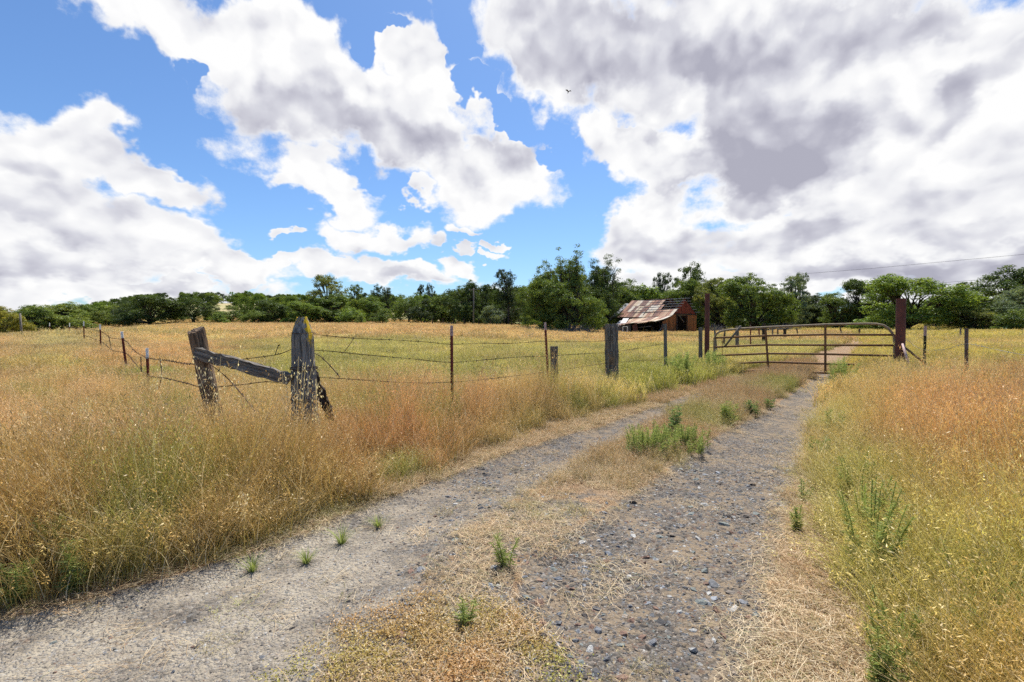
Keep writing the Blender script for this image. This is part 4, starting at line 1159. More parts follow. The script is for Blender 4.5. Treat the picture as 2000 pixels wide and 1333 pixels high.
# far field
x, y = scatter_pts(30000, -125, 125, 29, 112)
pxv = px_of(x, y)
k = keep_view(x, y) & (x < xL(np.minimum(y, 54)) + 0 * x) | keep_view(x, y) & (x > xR(np.minimum(y, 54)))
bx, by = 22.5, 70.5
k &= ~((np.abs(x - 21.0) < 5.5) & (np.abs(y - 71.5) < 5.0))
x, y = x[k], y[k]
farp = [blades(90, .75, .20, .48, .026, .34, 40 + s, heads=.35, segs=2, headsize=3.6) for s in range(4)]
run("far_grass", x, y, farp, np.full(len(x), 1.2), .74 + .1 * rng.normal(size=len(x)), tint_at(x, y), "far grass at the back of the meadow", "grass")

# short dry grass on the verges and between the ruts
x, y = scatter_pts(30000, -6, 13, .8, 16)
fr_ = masks(x, y)[0]; rr_ = rng.random(len(x))
inside = (x > xL(y) - .1) & (x < xR(y) + .15)
gr = masks(x, y)[0] + .35 * vn(x, y, 2.4, 12)
k = inside & (rr_ > np.clip(gr * 1.55 - .10, 0, .985)) & keep_view(x, y)
x, y = x[k], y[k]
med = (x > xA(y) + .05) & (x < xB(y) - .02) & (y > 4.3)
hs = np.where(med, .85 + 1.25 * sst(y, 6, 10.5), .42) * (1 + .3 * vn(x, y, 1.7, 14) + .2 * rng.normal(size=len(x)))
hs = np.where((~med) & (y > 9), hs * 1.7, hs)
hs = np.where(y < 4, hs * .8, hs)
c0 = np.array([.50, .37, .21]); c1 = np.array([.44, .28, .15]); c2 = np.array([.56, .45, .28])
tt = np.clip(.5 + .6 * vn(x, y, 1.1, 15), 0, 1)[:, None]; t2 = np.clip(vn(x, y, .8, 16), 0, 1)[:, None] * .8
tint = c0 * (1 - tt) + c1 * tt; tint = tint * (1 - t2) + c2 * t2
gw = (np.clip(vn(x, y, .9, 18) - .15, 0, 1) * np.where(med, 1.3, 1.1))[:, None]; tint = tint * (1 - gw) + np.array([.34, .36, .10]) * gw
tint = tint * (1 + .14 * rng.normal(size=len(x)))[:, None]
short = [blades(56, .085, .06, .20, .0024, .75, 60 + s, heads=.35, segs=3, headsize=.8, curl=.8) for s in range(6)]
run("short_dry_grass", x, y, short, np.full(len(x), 1.0), np.clip(hs, .15, 2), np.clip(tint, .02, .9), "short tan grass on the verges and between the ruts", "grass", lean=.12)

# straw lying flat
def straw_proto(seed, n=34):
    rr = np.random.default_rng(seed); V, Fc = [], []
    for i in range(n):
        c = rr.normal(0, .07, 2); a = rr.uniform(0, 6.28); L = rr.uniform(.02, .12) * (2 if rr.random() < .12 else 1); w = .0018
        z0, z1 = rr.uniform(.002, .012), rr.uniform(.002, .02); d = np.array([math.cos(a), math.sin(a)]); s = np.array([-d[1], d[0]]) * w / 2
        bend = s * rr.uniform(-8, 8)
        k = len(V)
        for t in (-.5, 0, .5):
            q = c + d * L * t + (bend if t == 0 else 0); z = z0 + (z1 - z0) * (t + .5) + (.006 if t == 0 else 0)
            V += [(q[0] - s[0], q[1] - s[1], z), (q[0] + s[0], q[1] + s[1], z)]
        Fc += [(k, k + 1, k + 3, k + 2), (k + 2, k + 3, k + 5, k + 4)]
    me = mesh_np("straw", np.array(V), np.array(Fc)); r = np.repeat(rr.uniform(0, 1, n), 6)
    attrf(me, 'h', np.ones(len(V))); attrf(me, 'r', r); attrf(me, 'head', np.zeros(len(V))); me.materials.append(M_GRASS); return me
x, y = scatter_pts(26000, -4, 9, .7, 9)
gr = masks(x, y)[0] + .38 * vn(x, y, 3.1, 21) + .22 * vn(x, y, 1.2, 23)
pl = masks(x, y)[1]
k = (x > xL(y) - .1) & (x < xR(y) + .2) & keep_view(x, y) & (rng.random(len(x)) > np.clip(gr * 1.3 - .08 + pl * .4, 0, .985))
x, y = x[k], y[k]
tint = np.array([.47, .37, .23]) * (1 + .2 * rng.normal(size=(len(x), 1)))
tint = tint * np.array([1, .92, .85]) ** (1 + vn(x, y, 1.3, 22))[:, None]
run("straw_litter", x, y, [straw_proto(s) for s in range(6)], np.full(len(x), 1.0), np.full(len(x), 1.0), np.clip(tint, .05, .9), "broken straw lying flat over the gravel", "straw", lean=.04, dz=.002)

# gravel stones
def stone_mesh(seed):
    rr = np.random.default_rng(seed); bm = bmesh.new(); bmesh.ops.create_icosphere(bm, subdivisions=1, radius=.5)
    pl_ = [(rr.normal(size=3), rr.uniform(.22, .42)) for _ in range(7)]
    for v in bm.verts:
        p = np.array(v.co)
        for nrm, d in pl_:
            nn = nrm / np.linalg.norm(nrm); q = p @ nn
            if q > d: p = p - nn * (q - d)
        v.co = p * np.array([1, .78, .55]) * (1 + rr.normal(0, .03))
    me = bpy.data.meshes.new("stone"); bm.to_mesh(me); bm.free(); me.materials.append(M_STONE); return me
m, N = mat("crushed_rock")
t = N.attr('tint', 'Color', 'INSTANCER'); tco = N.new('ShaderNodeTexCoord')
nn = N.noise(tco.outputs['Object'], 4, 5, .65)
finish(N, N.v('SCALE', t, N.m('ADD', .6, N.m('MULTIPLY', nn, .8))), .85, N.bump(nn, .5, .05), spec=.3)
M_STONE = m
stones = [stone_mesh(s) for s in range(8)]
def gravel(name, n, box_, size, label, bigf=0.0):
    x, y = scatter_pts(n, *box_)
    g, pale, _ = masks(x, y); g = g + .35 * vn(x, y, 1.9, 31)
    k = (rng.random(len(x)) < np.clip(g * 1.15 - .12, 0, 1) * (1 - .86 * pale)) & keep_view(x, y)
    x, y = x[k], y[k]; n = len(x)
    s = size * np.exp(rng.normal(0, .38, n))
    pal = np.array([(.07, .068, .068), (.13, .13, .135), (.20, .205, .215), (.28, .295, .315), (.21, .18, .15), (.24, .15, .11), (.33, .27, .21), (.46, .45, .42), (.10, .085, .075), (.22, .24, .22)])
    tint = pal[rng.integers(0, len(pal), n)] * np.array([.86, .86, .86]) * (1 + .15 * rng.normal(size=(n, 1)))
    z = H(x, y) - s * .06
    rot = np.stack([rng.normal(0, .3, n), rng.normal(0, .3, n), rng.uniform(0, 6.28, n)], 1)
    scl = np.stack([s, s * rng.uniform(.7, 1.1, n), s * rng.uniform(.6, 1.1, n)], 1)
    gn_scatter(name, np.stack([x, y, z], 1), rot, scl, rng.integers(0, 8, n), np.clip(tint, .02, .8), stones, label, "gravel")
gravel("gravel", 110000, (-3.2, 5, .8, 6.5), .016, "grey and brown crushed gravel in the ruts")
gravel("coarse_gravel", 3300, (-.6, 3.4, 1.2, 5.0), .043, "coarse blue grey stones in the right hand rut")

# ------------------------------------------------------------------ weeds and wild oats, each plant a thing
def weed_mesh(seed, h=1.0, stems=5, leaf=.055, spread=.10):
    leaf *= 1.15; stems = int(stems * 1.7) if stems > 3 else stems + 1; h *= 1.04
    rr = np.random.default_rng(seed); V, Fc, rv, hv = [], [], [], []
    for s in range(stems):
        a = rr.uniform(0, 6.28); b = np.array([math.cos(a), math.sin(a), 0]) * spread * rr.random()
        L = h * rr.uniform(.5, 1.0); ln = np.array([math.cos(a), math.sin(a), 0]) * rr.uniform(.04, .26) * h
        sd_ = np.array([-math.sin(a), math.cos(a), 0]) * .0035
        sd2 = np.array([math.cos(a), math.sin(a), 0]) * .0035
        P_ = lambda t: b + ln * t * t + np.array([0, 0, L * t])
        for q in range(6):
            for s_ in (sd_, sd2):
                k = len(V); p, r = P_(q / 6), P_((q + 1) / 6)
                V += [p - s_, p + s_, r + s_ * .8, r - s_ * .8]; Fc.append((k, k + 1, k + 2, k + 3)); rv += [.2] * 4; hv += [q / 6] * 4
        nl = int(150 * L / .5) + 16
        for q in range(nl):
            t = rr.uniform(.06, 1.0); p = P_(t); a2 = q * 2.4 + rr.normal(0, .3); up = rr.uniform(.1, .75)
            d = np.array([math.cos(a2), math.sin(a2), up]); d /= np.linalg.norm(d)
            ll = leaf * rr.uniform(.5, 1.2) * (1.15 - .65 * t); w = ll * .065
            sdv = np.cross(d, rr.normal(size=3)); sdv /= np.linalg.norm(sdv)
            k = len(V); r_ = rr.random()
            V += [p, p + d * ll * .45 + sdv * w, p + d * ll + np.array([0, 0, -ll * .12]), p + d * ll * .45 - sdv * w]
            Fc.append((k, k + 1, k + 2, k + 3)); rv += [r_] * 4; hv += [t] * 4
    me = mesh_np("weed", np.array(V), np.array(Fc)); attrf(me, 'r', rv); attrf(me, 'h', hv); return me
def weed(px, ybase, ytop, seed, label, m=M_WEED, stems=5, leaf=.055, spread=.1, name="leafy_weed", cat="weed", wide=1.0):
    D = CAMZ * F / (ybase - 645); p = on_ground(px, D)
    if D > 9: p = on_ground(px, D)
    for _ in range(4):
        D = (CAMZ - p.z) * F / (ybase - 645); p = on_ground(px, D)
    h = (ybase - ytop) * D / F
    me = weed_mesh(seed, h, stems, leaf, spread * wide)
    me.materials.append(m); o = link(name, me); o.location = p
    tag(o, label, cat, "green weeds along the track")
for w in [
 (988, 1112, 1030, 1, "slim bright green weed standing alone in the middle of the gravel", M_WEED, 3, .05, .03),
 (902, 1232, 1178, 2, "small green weed low in the centre foreground", M_WEED, 3, .05, .04),
 (1318, 858, 790, 3, "dark pointed green weed rising above the clump on the median", M_WEED2, 3, .11, .03),
 (1268, 888, 830, 4, "feathery green weed clump on the left part of the median", M_WEED, 34, .05, .30),
 (1335, 880, 832, 5, "feathery green weed clump on the right part of the median", M_WEED, 34, .05, .34),
 (1232, 893, 862, 6, "little weed at the left foot of the median clump", M_WEED2, 3, .05, .04),
 (1426, 828, 778, 7, "green weed farther up the median, left of a pair", M_WEED, 6, .08, .09),
 (1470, 812, 782, 8, "green weed farther up the median, right of a pair", M_WEED2, 6, .08, .10),
 (1506, 800, 775, 9, "small dark weed beside the pale pink grass on the median", M_WEED2, 3, .07, .05),
 (1562, 1042, 985, 10, "green weed on the straw strip right of the gravel rut", M_WEED, 4, .045, .05),
 (1572, 985, 935, 11, "thin green weed standing behind another at the rut's right edge", M_WEED2, 3, .04, .05),
 (1706, 1150, 955, 12, "tall bright green feathery weed at the edge of the right grass", M_WEED, 9, .05, .12),
 (1660, 1110, 1040, 13, "short green weed left of the tall feathery weed", M_WEED, 3, .035, .04),
 (1735, 1360, 1245, 14, "bright green weed at the bottom edge right of the straw", M_WEED, 7, .045, .07),
 (1885, 1200, 1060, 15, "leafy green weed low in the right hand grass", M_WEED, 6, .05, .10),
 (1780, 1060, 960, 16, "green weed amid the right hand grass beside the tall feathery weed", M_WEED, 5, .05, .08),
 (130, 1165, 1062, 17, "upright green weed in the grass edge at lower left", M_WEED, 4, .06, .05),
 (92, 1110, 985, 18, "pale green spindly weed behind the upright one at lower left", M_WEED, 4, .06, .06),
 (20, 1180, 1095, 19, "green weed at the left edge of the photo", M_WEED, 6, .05, .08),
 (1610, 905, 850, 21, "green weed leaning over the right edge of the rut", M_WEED2, 7, .06, .12),
 (1630, 860, 800, 22, "green weed farther back at the rut's right edge", M_WEED, 7, .07, .14),
 (1690, 1060, 925, 23, "feathery green weed just behind the tall bright one on the right", M_WEED, 9, .045, .10),
 (1672, 985, 880, 24, "thin feathery weed at the grass edge, halfway to the rut's bend", M_WEED, 6, .05, .10),
 (1762, 1300, 1180, 25, "green weed just above the bottom edge in the right grass", M_WEED, 8, .04, .08),
 (1940, 1290, 1130, 26, "green weed close to the bottom right corner", M_WEED, 8, .05, .10),
 (1640, 760, 700, 29, "bushy green weed beside the track just before the gate", M_WEED, 10, .10, .25),
 (1395, 735, 690, 30, "bushy green weed at the foot of the slim gate post", M_WEED, 14, .12, .4),
 (1330, 745, 690, 31, "bushy light green weed between the slim grey post and the gate", M_WEED, 14, .12, .4),
 ]: weed(*w)
m_tuft = M_WEED
def grass_tuft(px, yb, hpx, seed, label):
    p = on_ground(px, CAMZ * F / (yb - 645)); h = hpx * p.y / F
    rr = np.random.default_rng(seed); V, Fc, hh, rv = [], [], [], []
    for i in range(75):
        a = rr.uniform(0, 6.28); L = h * rr.uniform(.6, 1.15); le = rr.uniform(.2, 1.1); d = np.array([math.cos(a) * le, math.sin(a) * le, 0]); b = d * .02
        s = np.array([-math.sin(a), math.cos(a), 0]) * .0022; r = rr.random(); k0 = len(V)
        for q in range(4):
            t = q / 3; pp = b + d * L * t ** 1.5 + np.array([0, 0, L * (t - .3 * le * t * t)]); V += [pp - s * (1 - t * .8), pp + s * (1 - t * .8)]; hh += [t, t]; rv += [r, r]
            if q: k = k0 + 2 * q - 2; Fc.append((k, k + 1, k + 3, k + 2))
    me = mesh_np("grass_tuft", np.array(V), np.array(Fc)); attrf(me, 'h', hh); attrf(me, 'r', rv); me.materials.append(M_WEED)
    o = link("grass_tuft", me); o.location = p; tag(o, label, "grass tuft", "green grass tufts on the left verge")
grass_tuft(488, 1106, 34, 1, "fresh green grass tuft, leftmost on the verge of the left rut")
grass_tuft(664, 1054, 38, 2, "fresh green grass tuft, tallest on the verge of the left rut")
grass_tuft(594, 1092, 28, 3, "sparse green grass tuft between two fuller ones on the verge")
grass_tuft(736, 1022, 24, 4, "small sparse grass tuft, rightmost on the verge of the left rut")

# low orange and green ground cover at the bottom centre
x, y = scatter_pts(1500, -1.5, .5, 1.3, 2.6)
dcen = np.sqrt(((x + .28) / .52) ** 2 + ((y - 1.98) / .42) ** 2) + .35 * vn(x, y, 3, 41)
k = (dcen < 1.35) & (rng.random(len(x)) > dcen * .75 - .1); x, y = x[k], y[k]
def cover_proto(seed):
    rr = np.random.default_rng(seed); n = 90; c = rr.normal(0, .045, (n, 3)); c[:, 2] = np.abs(c[:, 2]) * .6 + .004
    nr = rr.normal(size=(n, 3)) * .6 + np.array([0, 0, 1]); nr /= np.linalg.norm(nr, axis=1)[:, None]
    t = np.cross(nr, rr.normal(size=(n, 3))); t /= np.linalg.norm(t, axis=1)[:, None]; b = np.cross(nr, t); s = rr.uniform(.003, .007, n)[:, None]
    V = np.stack([c - t * s, c - b * s * .6, c + t * s, c + b * s * .6], 1).reshape(-1, 3)
    me = mesh_np("cover", V, np.arange(n * 4).reshape(-1, 4)); attrf(me, 'h', np.ones(n * 4)); attrf(me, 'r', np.repeat(rr.uniform(.3, .79, n), 4)); attrf(me, 'head', np.zeros(n * 4)); me.materials.append(M_GRASS); return me
ts = np.clip(.5 + .9 * vn(x, y, 2.6, 42), 0, 1)[:, None]
ts = ts ** 1.6; tint = np.array([.50, .28, .12]) * (1 - ts) + np.array([.36, .35, .06]) * ts
run("ground_cover", x, y, [cover_proto(s) for s in range(4)], np.full(len(x), 1.0), np.full(len(x), 1.0), tint, "low orange and yellow green ground cover in the foreground", "ground cover")

# wild oats
def oat_mesh(seed, h, n=3, lean=.15):
    rr = np.random.default_rng(seed); V, Fc, hh, rv = [], [], [], []
    for i in range(n):
        a = rr.uniform(0, 6.28); d = np.array([math.cos(a), math.sin(a), 0]) * lean * rr.uniform(.3, 1.2); L = h * rr.uniform(.8, 1); b = rr.normal(0, .03, 3) * [1, 1, 0]
        s = np.array([-math.sin(a), math.cos(a), 0]) * .0018
        P_ = lambda t: b + d * L * t ** 2.2 + np.array([0, 0, L * t])
        k0 = len(V)
        for q in range(8):
            t = q / 7; V += [P_(t) - s, P_(t) + s]; hh += [t] * 2; rv += [.3] * 2
            if q: k = k0 + 2 * q - 2; Fc.append((k, k + 1, k + 3, k + 2))
        for q in range(rr.integers(14, 22)):
            t = rr.uniform(.62, 1.0); p = P_(t); a2 = rr.uniform(0, 6.28); r1 = rr.uniform(.02, .075) * (1.5 - t)
            e = p + np.array([math.cos(a2) * r1, math.sin(a2) * r1, rr.uniform(-.03, .02)])
            s2 = np.cross(e - p, [0, 0, 1]); s2 = s2 / (np.linalg.norm(s2) + 1e-9) * .0006
            k = len(V); V += [p - s2, p + s2, e + s2, e - s2]; Fc.append((k, k + 1, k + 2, k + 3)); hh += [.8] * 4; rv += [.4] * 4
            dd_ = np.array([rr.normal(0, .35), rr.normal(0, .35), -1]); dd_ /= np.linalg.norm(dd_); ln = rr.uniform(.020, .034); sv = np.cross(dd_, rr.normal(size=3)); sv /= np.linalg.norm(sv); sv *= .0048
            k = len(V); V += [e, e + dd_ * ln * .4 + sv, e + dd_ * ln, e + dd_ * ln * .4 - sv]; Fc.append((k, k + 1, k + 2, k + 3)); hh += [1] * 4; rv += [rr.uniform(.6, 1)] * 4
    me = mesh_np("wild_oat", np.array(V), np.array(Fc)); attrf(me, 'h', hh); attrf(me, 'r', rv); me.materials.append(M_OAT); return me
for i, (px, D, yt, n, lab) in enumerate([
    (437, 4.3, 640, 3, "tall pale wild oat standing in front of the middle of the brace rail"),
    (420, 4.6, 660, 2, "pale wild oat right beside the brown leaning post"),
    (586, 4.7, 690, 4, "wild oat with white spikelets hanging over the corner post"),
    (560, 4.8, 705, 3, "wild oat in front of the joint of rail and corner post"),
    (300, 5.5, 700, 2, "pale wild oat just right of the shortest white tipped post"),
    (612, 4.6, 720, 3, "wild oat at the right foot of the corner post"),
    (375, 3.3, 900, 2, "pale wild oat low in the grass below the brown leaning post"),
    (640, 4.4, 800, 2, "wild oat in the red grass under the broken brace"),
    (60, 4.6, 790, 3, "white wild oat near the left edge, above the golden grass"),
    (165, 5.2, 770, 3, "white wild oat left of centre of the left grass bank"),
    (470, 3.1, 960, 2, "short wild oat on the lower slope of the left grass bank")]):
    b = on_ground(px, D); h = W(px, yt, D).z - b.z
    o = link("wild_oat", oat_mesh(i, h, n)); o.location = b; tag(o, lab, "wild oat", "pale wild oats in the tall grass")

# ------------------------------------------------------------------ barn
m, N = mat("rusty_corrugated_iron")
tco = N.new('ShaderNodeTexCoord'); uvv = N.attr('suv', 'Vector')
rs = N.attr('r')
sp = N.new('ShaderNodeSeparateXYZ'); N.l.new(uvv, sp.inputs[0])
nz = N.noise(uvv, 1.1, 6, .7, dist=.6); nz2 = N.noise(N.v('MULTIPLY', uvv, (6, .35, 1)), 1.4, 4, .6)
f = N.m('ADD', N.m('ADD', N.m('MULTIPLY', rs, .60), N.m('MULTIPLY', nz, .42)), N.m('MULTIPLY', nz2, .25))
c = N.ramp(f, [(.40, (.12, .038, .024)), (.54, (.24, .085, .045)), (.64, (.36, .19, .11)), (.78, (.47, .35, .22)), (.98, (.54, .49, .41))])
finish(N, c, .7, spec=.3)
M_ROOF = m
M_REDW = wood_mat("red_barn_boards", (.14, .026, .016), (.28, .055, .032), (.22, .08, .04), scale=.16)
M_ORW = wood_mat("faded_orange_boards", (.20, .075, .028), (.42, .17, .065), (.30, .10, .04), scale=.16)
M_GREYB = wood_mat("grey_barn_boards", (.06, .055, .055), (.22, .205, .20), (.20, .10, .07), scale=.16)
M_SHEETG = metal_mat("galvanised_sheet", (.20, .21, .23), (.30, .31, .33), (.24, .12, .07), rough=.5, sc=1.0)

C0 = W(1312, 645, 67); bz = gz(C0.x, C0.y)
barn = empty("old_barn", (C0.x, C0.y, bz))
barn.scale = (1.06, 1.06, 1.04)
tag(barn, "collapsing red barn with a rusty patchwork roof beside the evergreen clump", "barn")
e1 = Vector((4.7, 3.8, 0)).normalized(); e2 = Vector((-5.25, 7.0, 0)).normalized()   # across the gable / along the ridge
GW, BL, EH, AH = 6.0, 8.9, 2.65, 4.85
def b3(u, v, z): return e1 * u + e2 * v + Vector((0, 0, z))
def roofz(u): return EH + (AH - EH) * (1 - abs(u - GW / 2) / (GW / 2))

def board_wall(name, m, u0, u1, zb, ztf, v=0.0, w=.22, along='u', seed=0, parent=barn, lean=0.0):
    mb = MB(); rr = random.Random(seed); u = u0
    while u < u1 - 1e-3:
        ww = min(w * rr.uniform(.85, 1.15), u1 - u); a, b = u + .008, u + ww - .008
        off = rr.uniform(-.012, .012)
        za, zt0, zt1 = zb + rr.uniform(0, .08), ztf(a), ztf(b)
        th = .03
        def q(s, z, o):
            return b3(s, v + off + o + lean * z, z) if along == 'u' else b3(v + off + o + lean * z, s, z)
        vs = [q(a, za, 0), q(b, za, 0), q(b, zt1, 0), q(a, zt0, 0), q(a, za, th), q(b, za, th), q(b, zt1, th), q(a, zt0, th)]
        mb.add(vs, [(0, 1, 2, 3), (4, 7, 6, 5), (0, 4, 5, 1), (1, 5, 6, 2), (2, 6, 7, 3), (3, 7, 4, 0)])
        u += ww
    return mb.build(name, m, parent)
# gable end
board_wall("gable_wall", M_REDW, 0, GW, EH + .05, lambda u: roofz(u) - .06, 0, seed=1)
board_wall("front_wall", M_ORW, 0, .1 + .95, -.1, lambda u: EH, 0, seed=2)
dA, dB = 1.05, 3.55
board_wall("front_wall", M_ORW, dB, GW, -.1, lambda u: EH, 0, seed=3)
mb = MB(); mb.beam(b3(0, -.05, EH + .0), b3(GW, -.05, EH + .0), .06, .12); mb.beam(b3(dB + .05, -.05, -.1), b3(dB + .05, -.05, EH), .10, .08, up=(0, 1, 0))
mb.beam(b3(dA, -.05, -.1), b3(dA, -.05, EH), .10, .08, up=(0, 1, 0)); mb.build("door_frame", M_WOODDK, barn)
board_wall("back_wall", M_WOODDK, 0, GW, -.1, lambda u: roofz(u) - .06, BL, seed=4)  # dark boards, so the doorway's shade is partly in their colour
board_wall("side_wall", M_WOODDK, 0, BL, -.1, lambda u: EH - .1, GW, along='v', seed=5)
# earth floor added dark for the doorway's shade; inner posts and braces
mb = MB(); mb.box(b3(GW / 2, BL / 2, .02), (BL, GW, .05), Matrix((e2, -e1, Vector((0, 0, 1)))).transposed()); mb.build("darkened_floor", M_WOODDK, barn)
mb = MB()
for v_ in (0.2, 3, 6, BL - .2):
    for u_ in (.1, GW - .12): mb.beam(b3(u_, v_, -.1), b3(u_, v_, EH), .14, .14, up=(0, 1, 0))
    mb.beam(b3(0, v_ + .1, EH - .1), b3(GW, v_ + .1, EH - .1), .08, .14)
mb.beam(b3(2.3, .4, 2.55), b3(3.5, .4, 1.6), .06, .10); mb.beam(b3(1.2, 1.5, 2.5), b3(.3, 1.5, 1.4), .06, .1)
mb.build("timber_frame", M_GREYB, barn)

def corrug(name, m, P_, nu, nv, parent=barn, amp=.018, jit=.03, seed=0, skip=lambda i, j: False, thick=.012):
    """roof of separate lapped corrugated sheets; P_(s,t) gives the surface, s along the ridge 0..1, t down the slope 0..1"""
    rr = random.Random(seed); V, Fs, uv, rv = [], [], [], []
    for j in range(nv):
        for i in range(nu):
            if skip(i, j): continue
            s0, s1 = i / nu, (i + 1) / nu * 1.0 + .004; t0, t1 = j / nv, (j + 1) / nv + .03 + rr.uniform(-.01, jit)
            r = rr.random(); lift = .012 * (nv - j) + rr.uniform(0, .02); tw = rr.uniform(-.01, .02)
            k = len(V); ns = 12; nt = 3
            for b in range(nt + 1):
                for a in range(ns + 1):
                    s = s0 + (s1 - s0) * a / ns; t = t0 + (t1 - t0) * b / nt
                    p = P_(s, t) + Vector((0, 0, lift + amp * math.sin(a / ns * 6.28 * 3) + tw * b / nt))
                    V.append(p); uv.append((s * 9 + i * 3.1, t * 4 + j * 5.7, r * 9)); rv.append(r)
            for b in range(nt):
                for a in range(ns):
                    q = k + b * (ns + 1) + a; Fs.append((q, q + 1, q + ns + 2, q + ns + 1))
    me = mesh_np(name, np.array(V), np.array(Fs)); attrf(me, 'suv', np.array(uv), 'FLOAT_VECTOR'); attrf(me, 'r', rv); me.materials.append(m)
    return link(name, me, parent)
def mainL(s, t):   # slope towards the camera; s=0 at the gable end
    u = GW / 2 * (1 - t) - .35 * t; v = -.35 + (BL + .3) * s
    z = roofz(max(u, 0)) if u >= 0 else EH + u * .73
    return b3(u, v, z + .10 - .16 * math.sin(3.14 * s) * .6)
corrug("roof_slope", M_ROOF, mainL, 17, 3, seed=3, skip=lambda i, j: (i < 5 and j < 2) or (i == 5 and j == 0))
def mainR(s, t):
    u = GW / 2 + (GW / 2 + .3) * t; v = 1.9 + (BL - 1.8) * s
    return b3(u, v, EH + (AH - EH) * (1 - (u - GW / 2) / (GW / 2)) + .10)
corrug("roof_slope", M_ROOF, mainR, 12, 3, seed=4)
mb = MB()
for k in range(6):         # bare purlins over the missing sheets
    t = k / 6 + .02; u = GW / 2 * (1 - t); 
    mb.beam(b3(u, -.55 + rnd.uniform(-.1, .1), roofz(u) + .05), b3(u, BL, roofz(u) + .05), .13, .05)
for k in range(6):
    t = k / 6 + .02; u = GW / 2 * (1 + t)
    mb.beam(b3(u, -.55 + rnd.uniform(-.25, .1), roofz(u) + .05), b3(u, BL, roofz(u) + .03), .09, .045)
mb.build("purlins", M_PURLIN, barn)
mb = MB()
for v_ in (.02, .95, 1.9, 2.85, 4.5, 6.2, 7.9, BL):
    mb.beam(b3(-.05, v_ + .04, EH - .02), b3(GW / 2, v_ + .04, AH - .0), .05, .11); mb.beam(b3(GW / 2, v_ + .04, AH), b3(GW + .05, v_ + .04, EH - .02), .05, .11)
mb.build("rafters", M_WOODDK, barn)
# folded sheet at the far end of the roof
mb = MB(); mb.add([b3(2.6, BL + .1, AH - .35), b3(2.6, BL + .9, AH - .25), b3(-.4, BL + 1.3, EH - .3), b3(-.4, BL + .2, EH - .1), b3(2.6, BL + .9, AH - .75), b3(-.4, BL + 1.5, EH - .7)], [(0, 1, 2, 3), (1, 4, 5, 2)])
mb.build("loose_sheet", M_SHEETG, barn)
mb = MB(); mb.beam(b3(.1, 5.2, EH + .02), b3(.1, BL + .9, EH - .12), .10, .12); mb.build("eave_beam", M_WOODDK, barn)
# lean-to, sagging outwards
LW = 3.7
def lean_roof(s, t):
    v = -.25 + 6.6 * s; u = -.15 - LW * t
    z = EH - .16 - .22 * s - .85 * t - .28 * math.sin(3.14 * min(1, t * 1.1)) * (.35 + .5 * s) - .18 * s * t + .05 * math.sin(s * 14) * t
    return b3(u, v, z)
corrug("lean_to_roof", M_ROOF, lean_roof, 11, 2, seed=8, amp=.022, skip=lambda i, j: (i == 10 and j == 1))
mb = MB()
for s in np.linspace(.02, .98, 8):
    for a, b in ((0, .33), (.33, .66), (.66, 1.0)):
        mb.beam(lean_roof(s, a) - Vector((0, 0, .07)), lean_roof(s, b) - Vector((0, 0, .07)), .05, .09)
for t in (.1, .5, .96): mb.beam(lean_roof(0, t) - Vector((0, 0, .03)), lean_roof(.97, t) - Vector((0, 0, .03)), .07, .05)
mb.build("lean_to_rafters", M_WOODG, barn)
# red side of the lean-to on the gable face, boards following its slope
board_wall("lean_to_wall", M_ORW, -2.1, 0, -.1, lambda u: EH - .18 + u * .42, 0, seed=11)
# leaning boards under the far half, a window frame and a rusty sheet
mb = MB(); rr = random.Random(5)
for k in range(15):
    v_ = 4.1 + k * .26
    zt = 1.22 + rr.uniform(-.12, .08)
    mb.beam(b3(-LW - .1 + rr.uniform(-.1, .05), v_ - .25, -.15), b3(-LW + .15, v_, zt), .22, .03, up=e1)
mb.build("fallen_boards", M_GREYB, barn)
mb = MB(); mb.beam(b3(-LW - .25, 2.7, -.15), b3(-LW - .05, 3.2, 1.25), .75, .03, up=e1); mb.build("leaning_sheet", M_ROOF, barn)
wf = MB(); wc = b3(-LW - .28, 4.55, .62)
for (a, b, w_) in ((-.38, .38, 0),):
    for z_ in (-.36, .36): wf.beam(wc + e2 * a + Vector((0, 0, z_)), wc + e2 * b + Vector((0, 0, z_)), .06, .09)
    for s_ in (a, b): wf.beam(wc + e2 * s_ + Vector((0, 0, -.36)), wc + e2 * s_ + Vector((0, 0, .36)), .09, .06, up=e1)
o = wf.build("window_frame", M_TWHITE, barn)
mb = MB(); mb.beam(b3(-LW + .3, .2, -.15), b3(-1.6, -.2, 1.35), .22, .05, up=e1); mb.beam(b3(-LW + .7, -.1, -.1), b3(-2.0, .0, 1.45), .14, .06, up=e1); mb.beam(b3(-LW, .6, 1.0), b3(-LW + .2, 3.4, .8), .1, .08)
mb.build("fallen_beams", M_GREYB, barn)
# debris at the far end
mb = MB(); rr = random.Random(9)
for k in range(9):
    a = b3(rr.uniform(-LW - .5, -1.5), rr.uniform(6.6, 7.4), rr.uniform(.7, 1.5)); d = b3(rr.uniform(-1.4, .2), rr.uniform(1.5, 3.4), rr.uniform(-.4, -.1))
    mb.beam(a, a + d, .14, .035)
mb.build("splintered_boards", M_GREYB, barn)
mb = MB(); mb.beam(b3(-LW + .2, 6.5, .95), b3(-.8, 7.4, 1.9), 1.0, .02); mb.beam(b3(-LW + .9, 5.9, 1.45), b3(-1.2, 6.6, 2.2), .8, .02); mb.build("loose_sheet", M_SHEETG, barn)
mb = MB()
for z_ in (0, .42): mb.beam(b3(-LW - .4, 7.15, z_ + .9), b3(-LW - .4, 7.9, z_ + .9), .05, .07)
for v_ in (7.15, 7.9): mb.beam(b3(-LW - .4, v_, .9), b3(-LW - .4, v_, 1.32), .07, .05, up=e1)
mb.build("fallen_frame", M_TWHITE, barn)

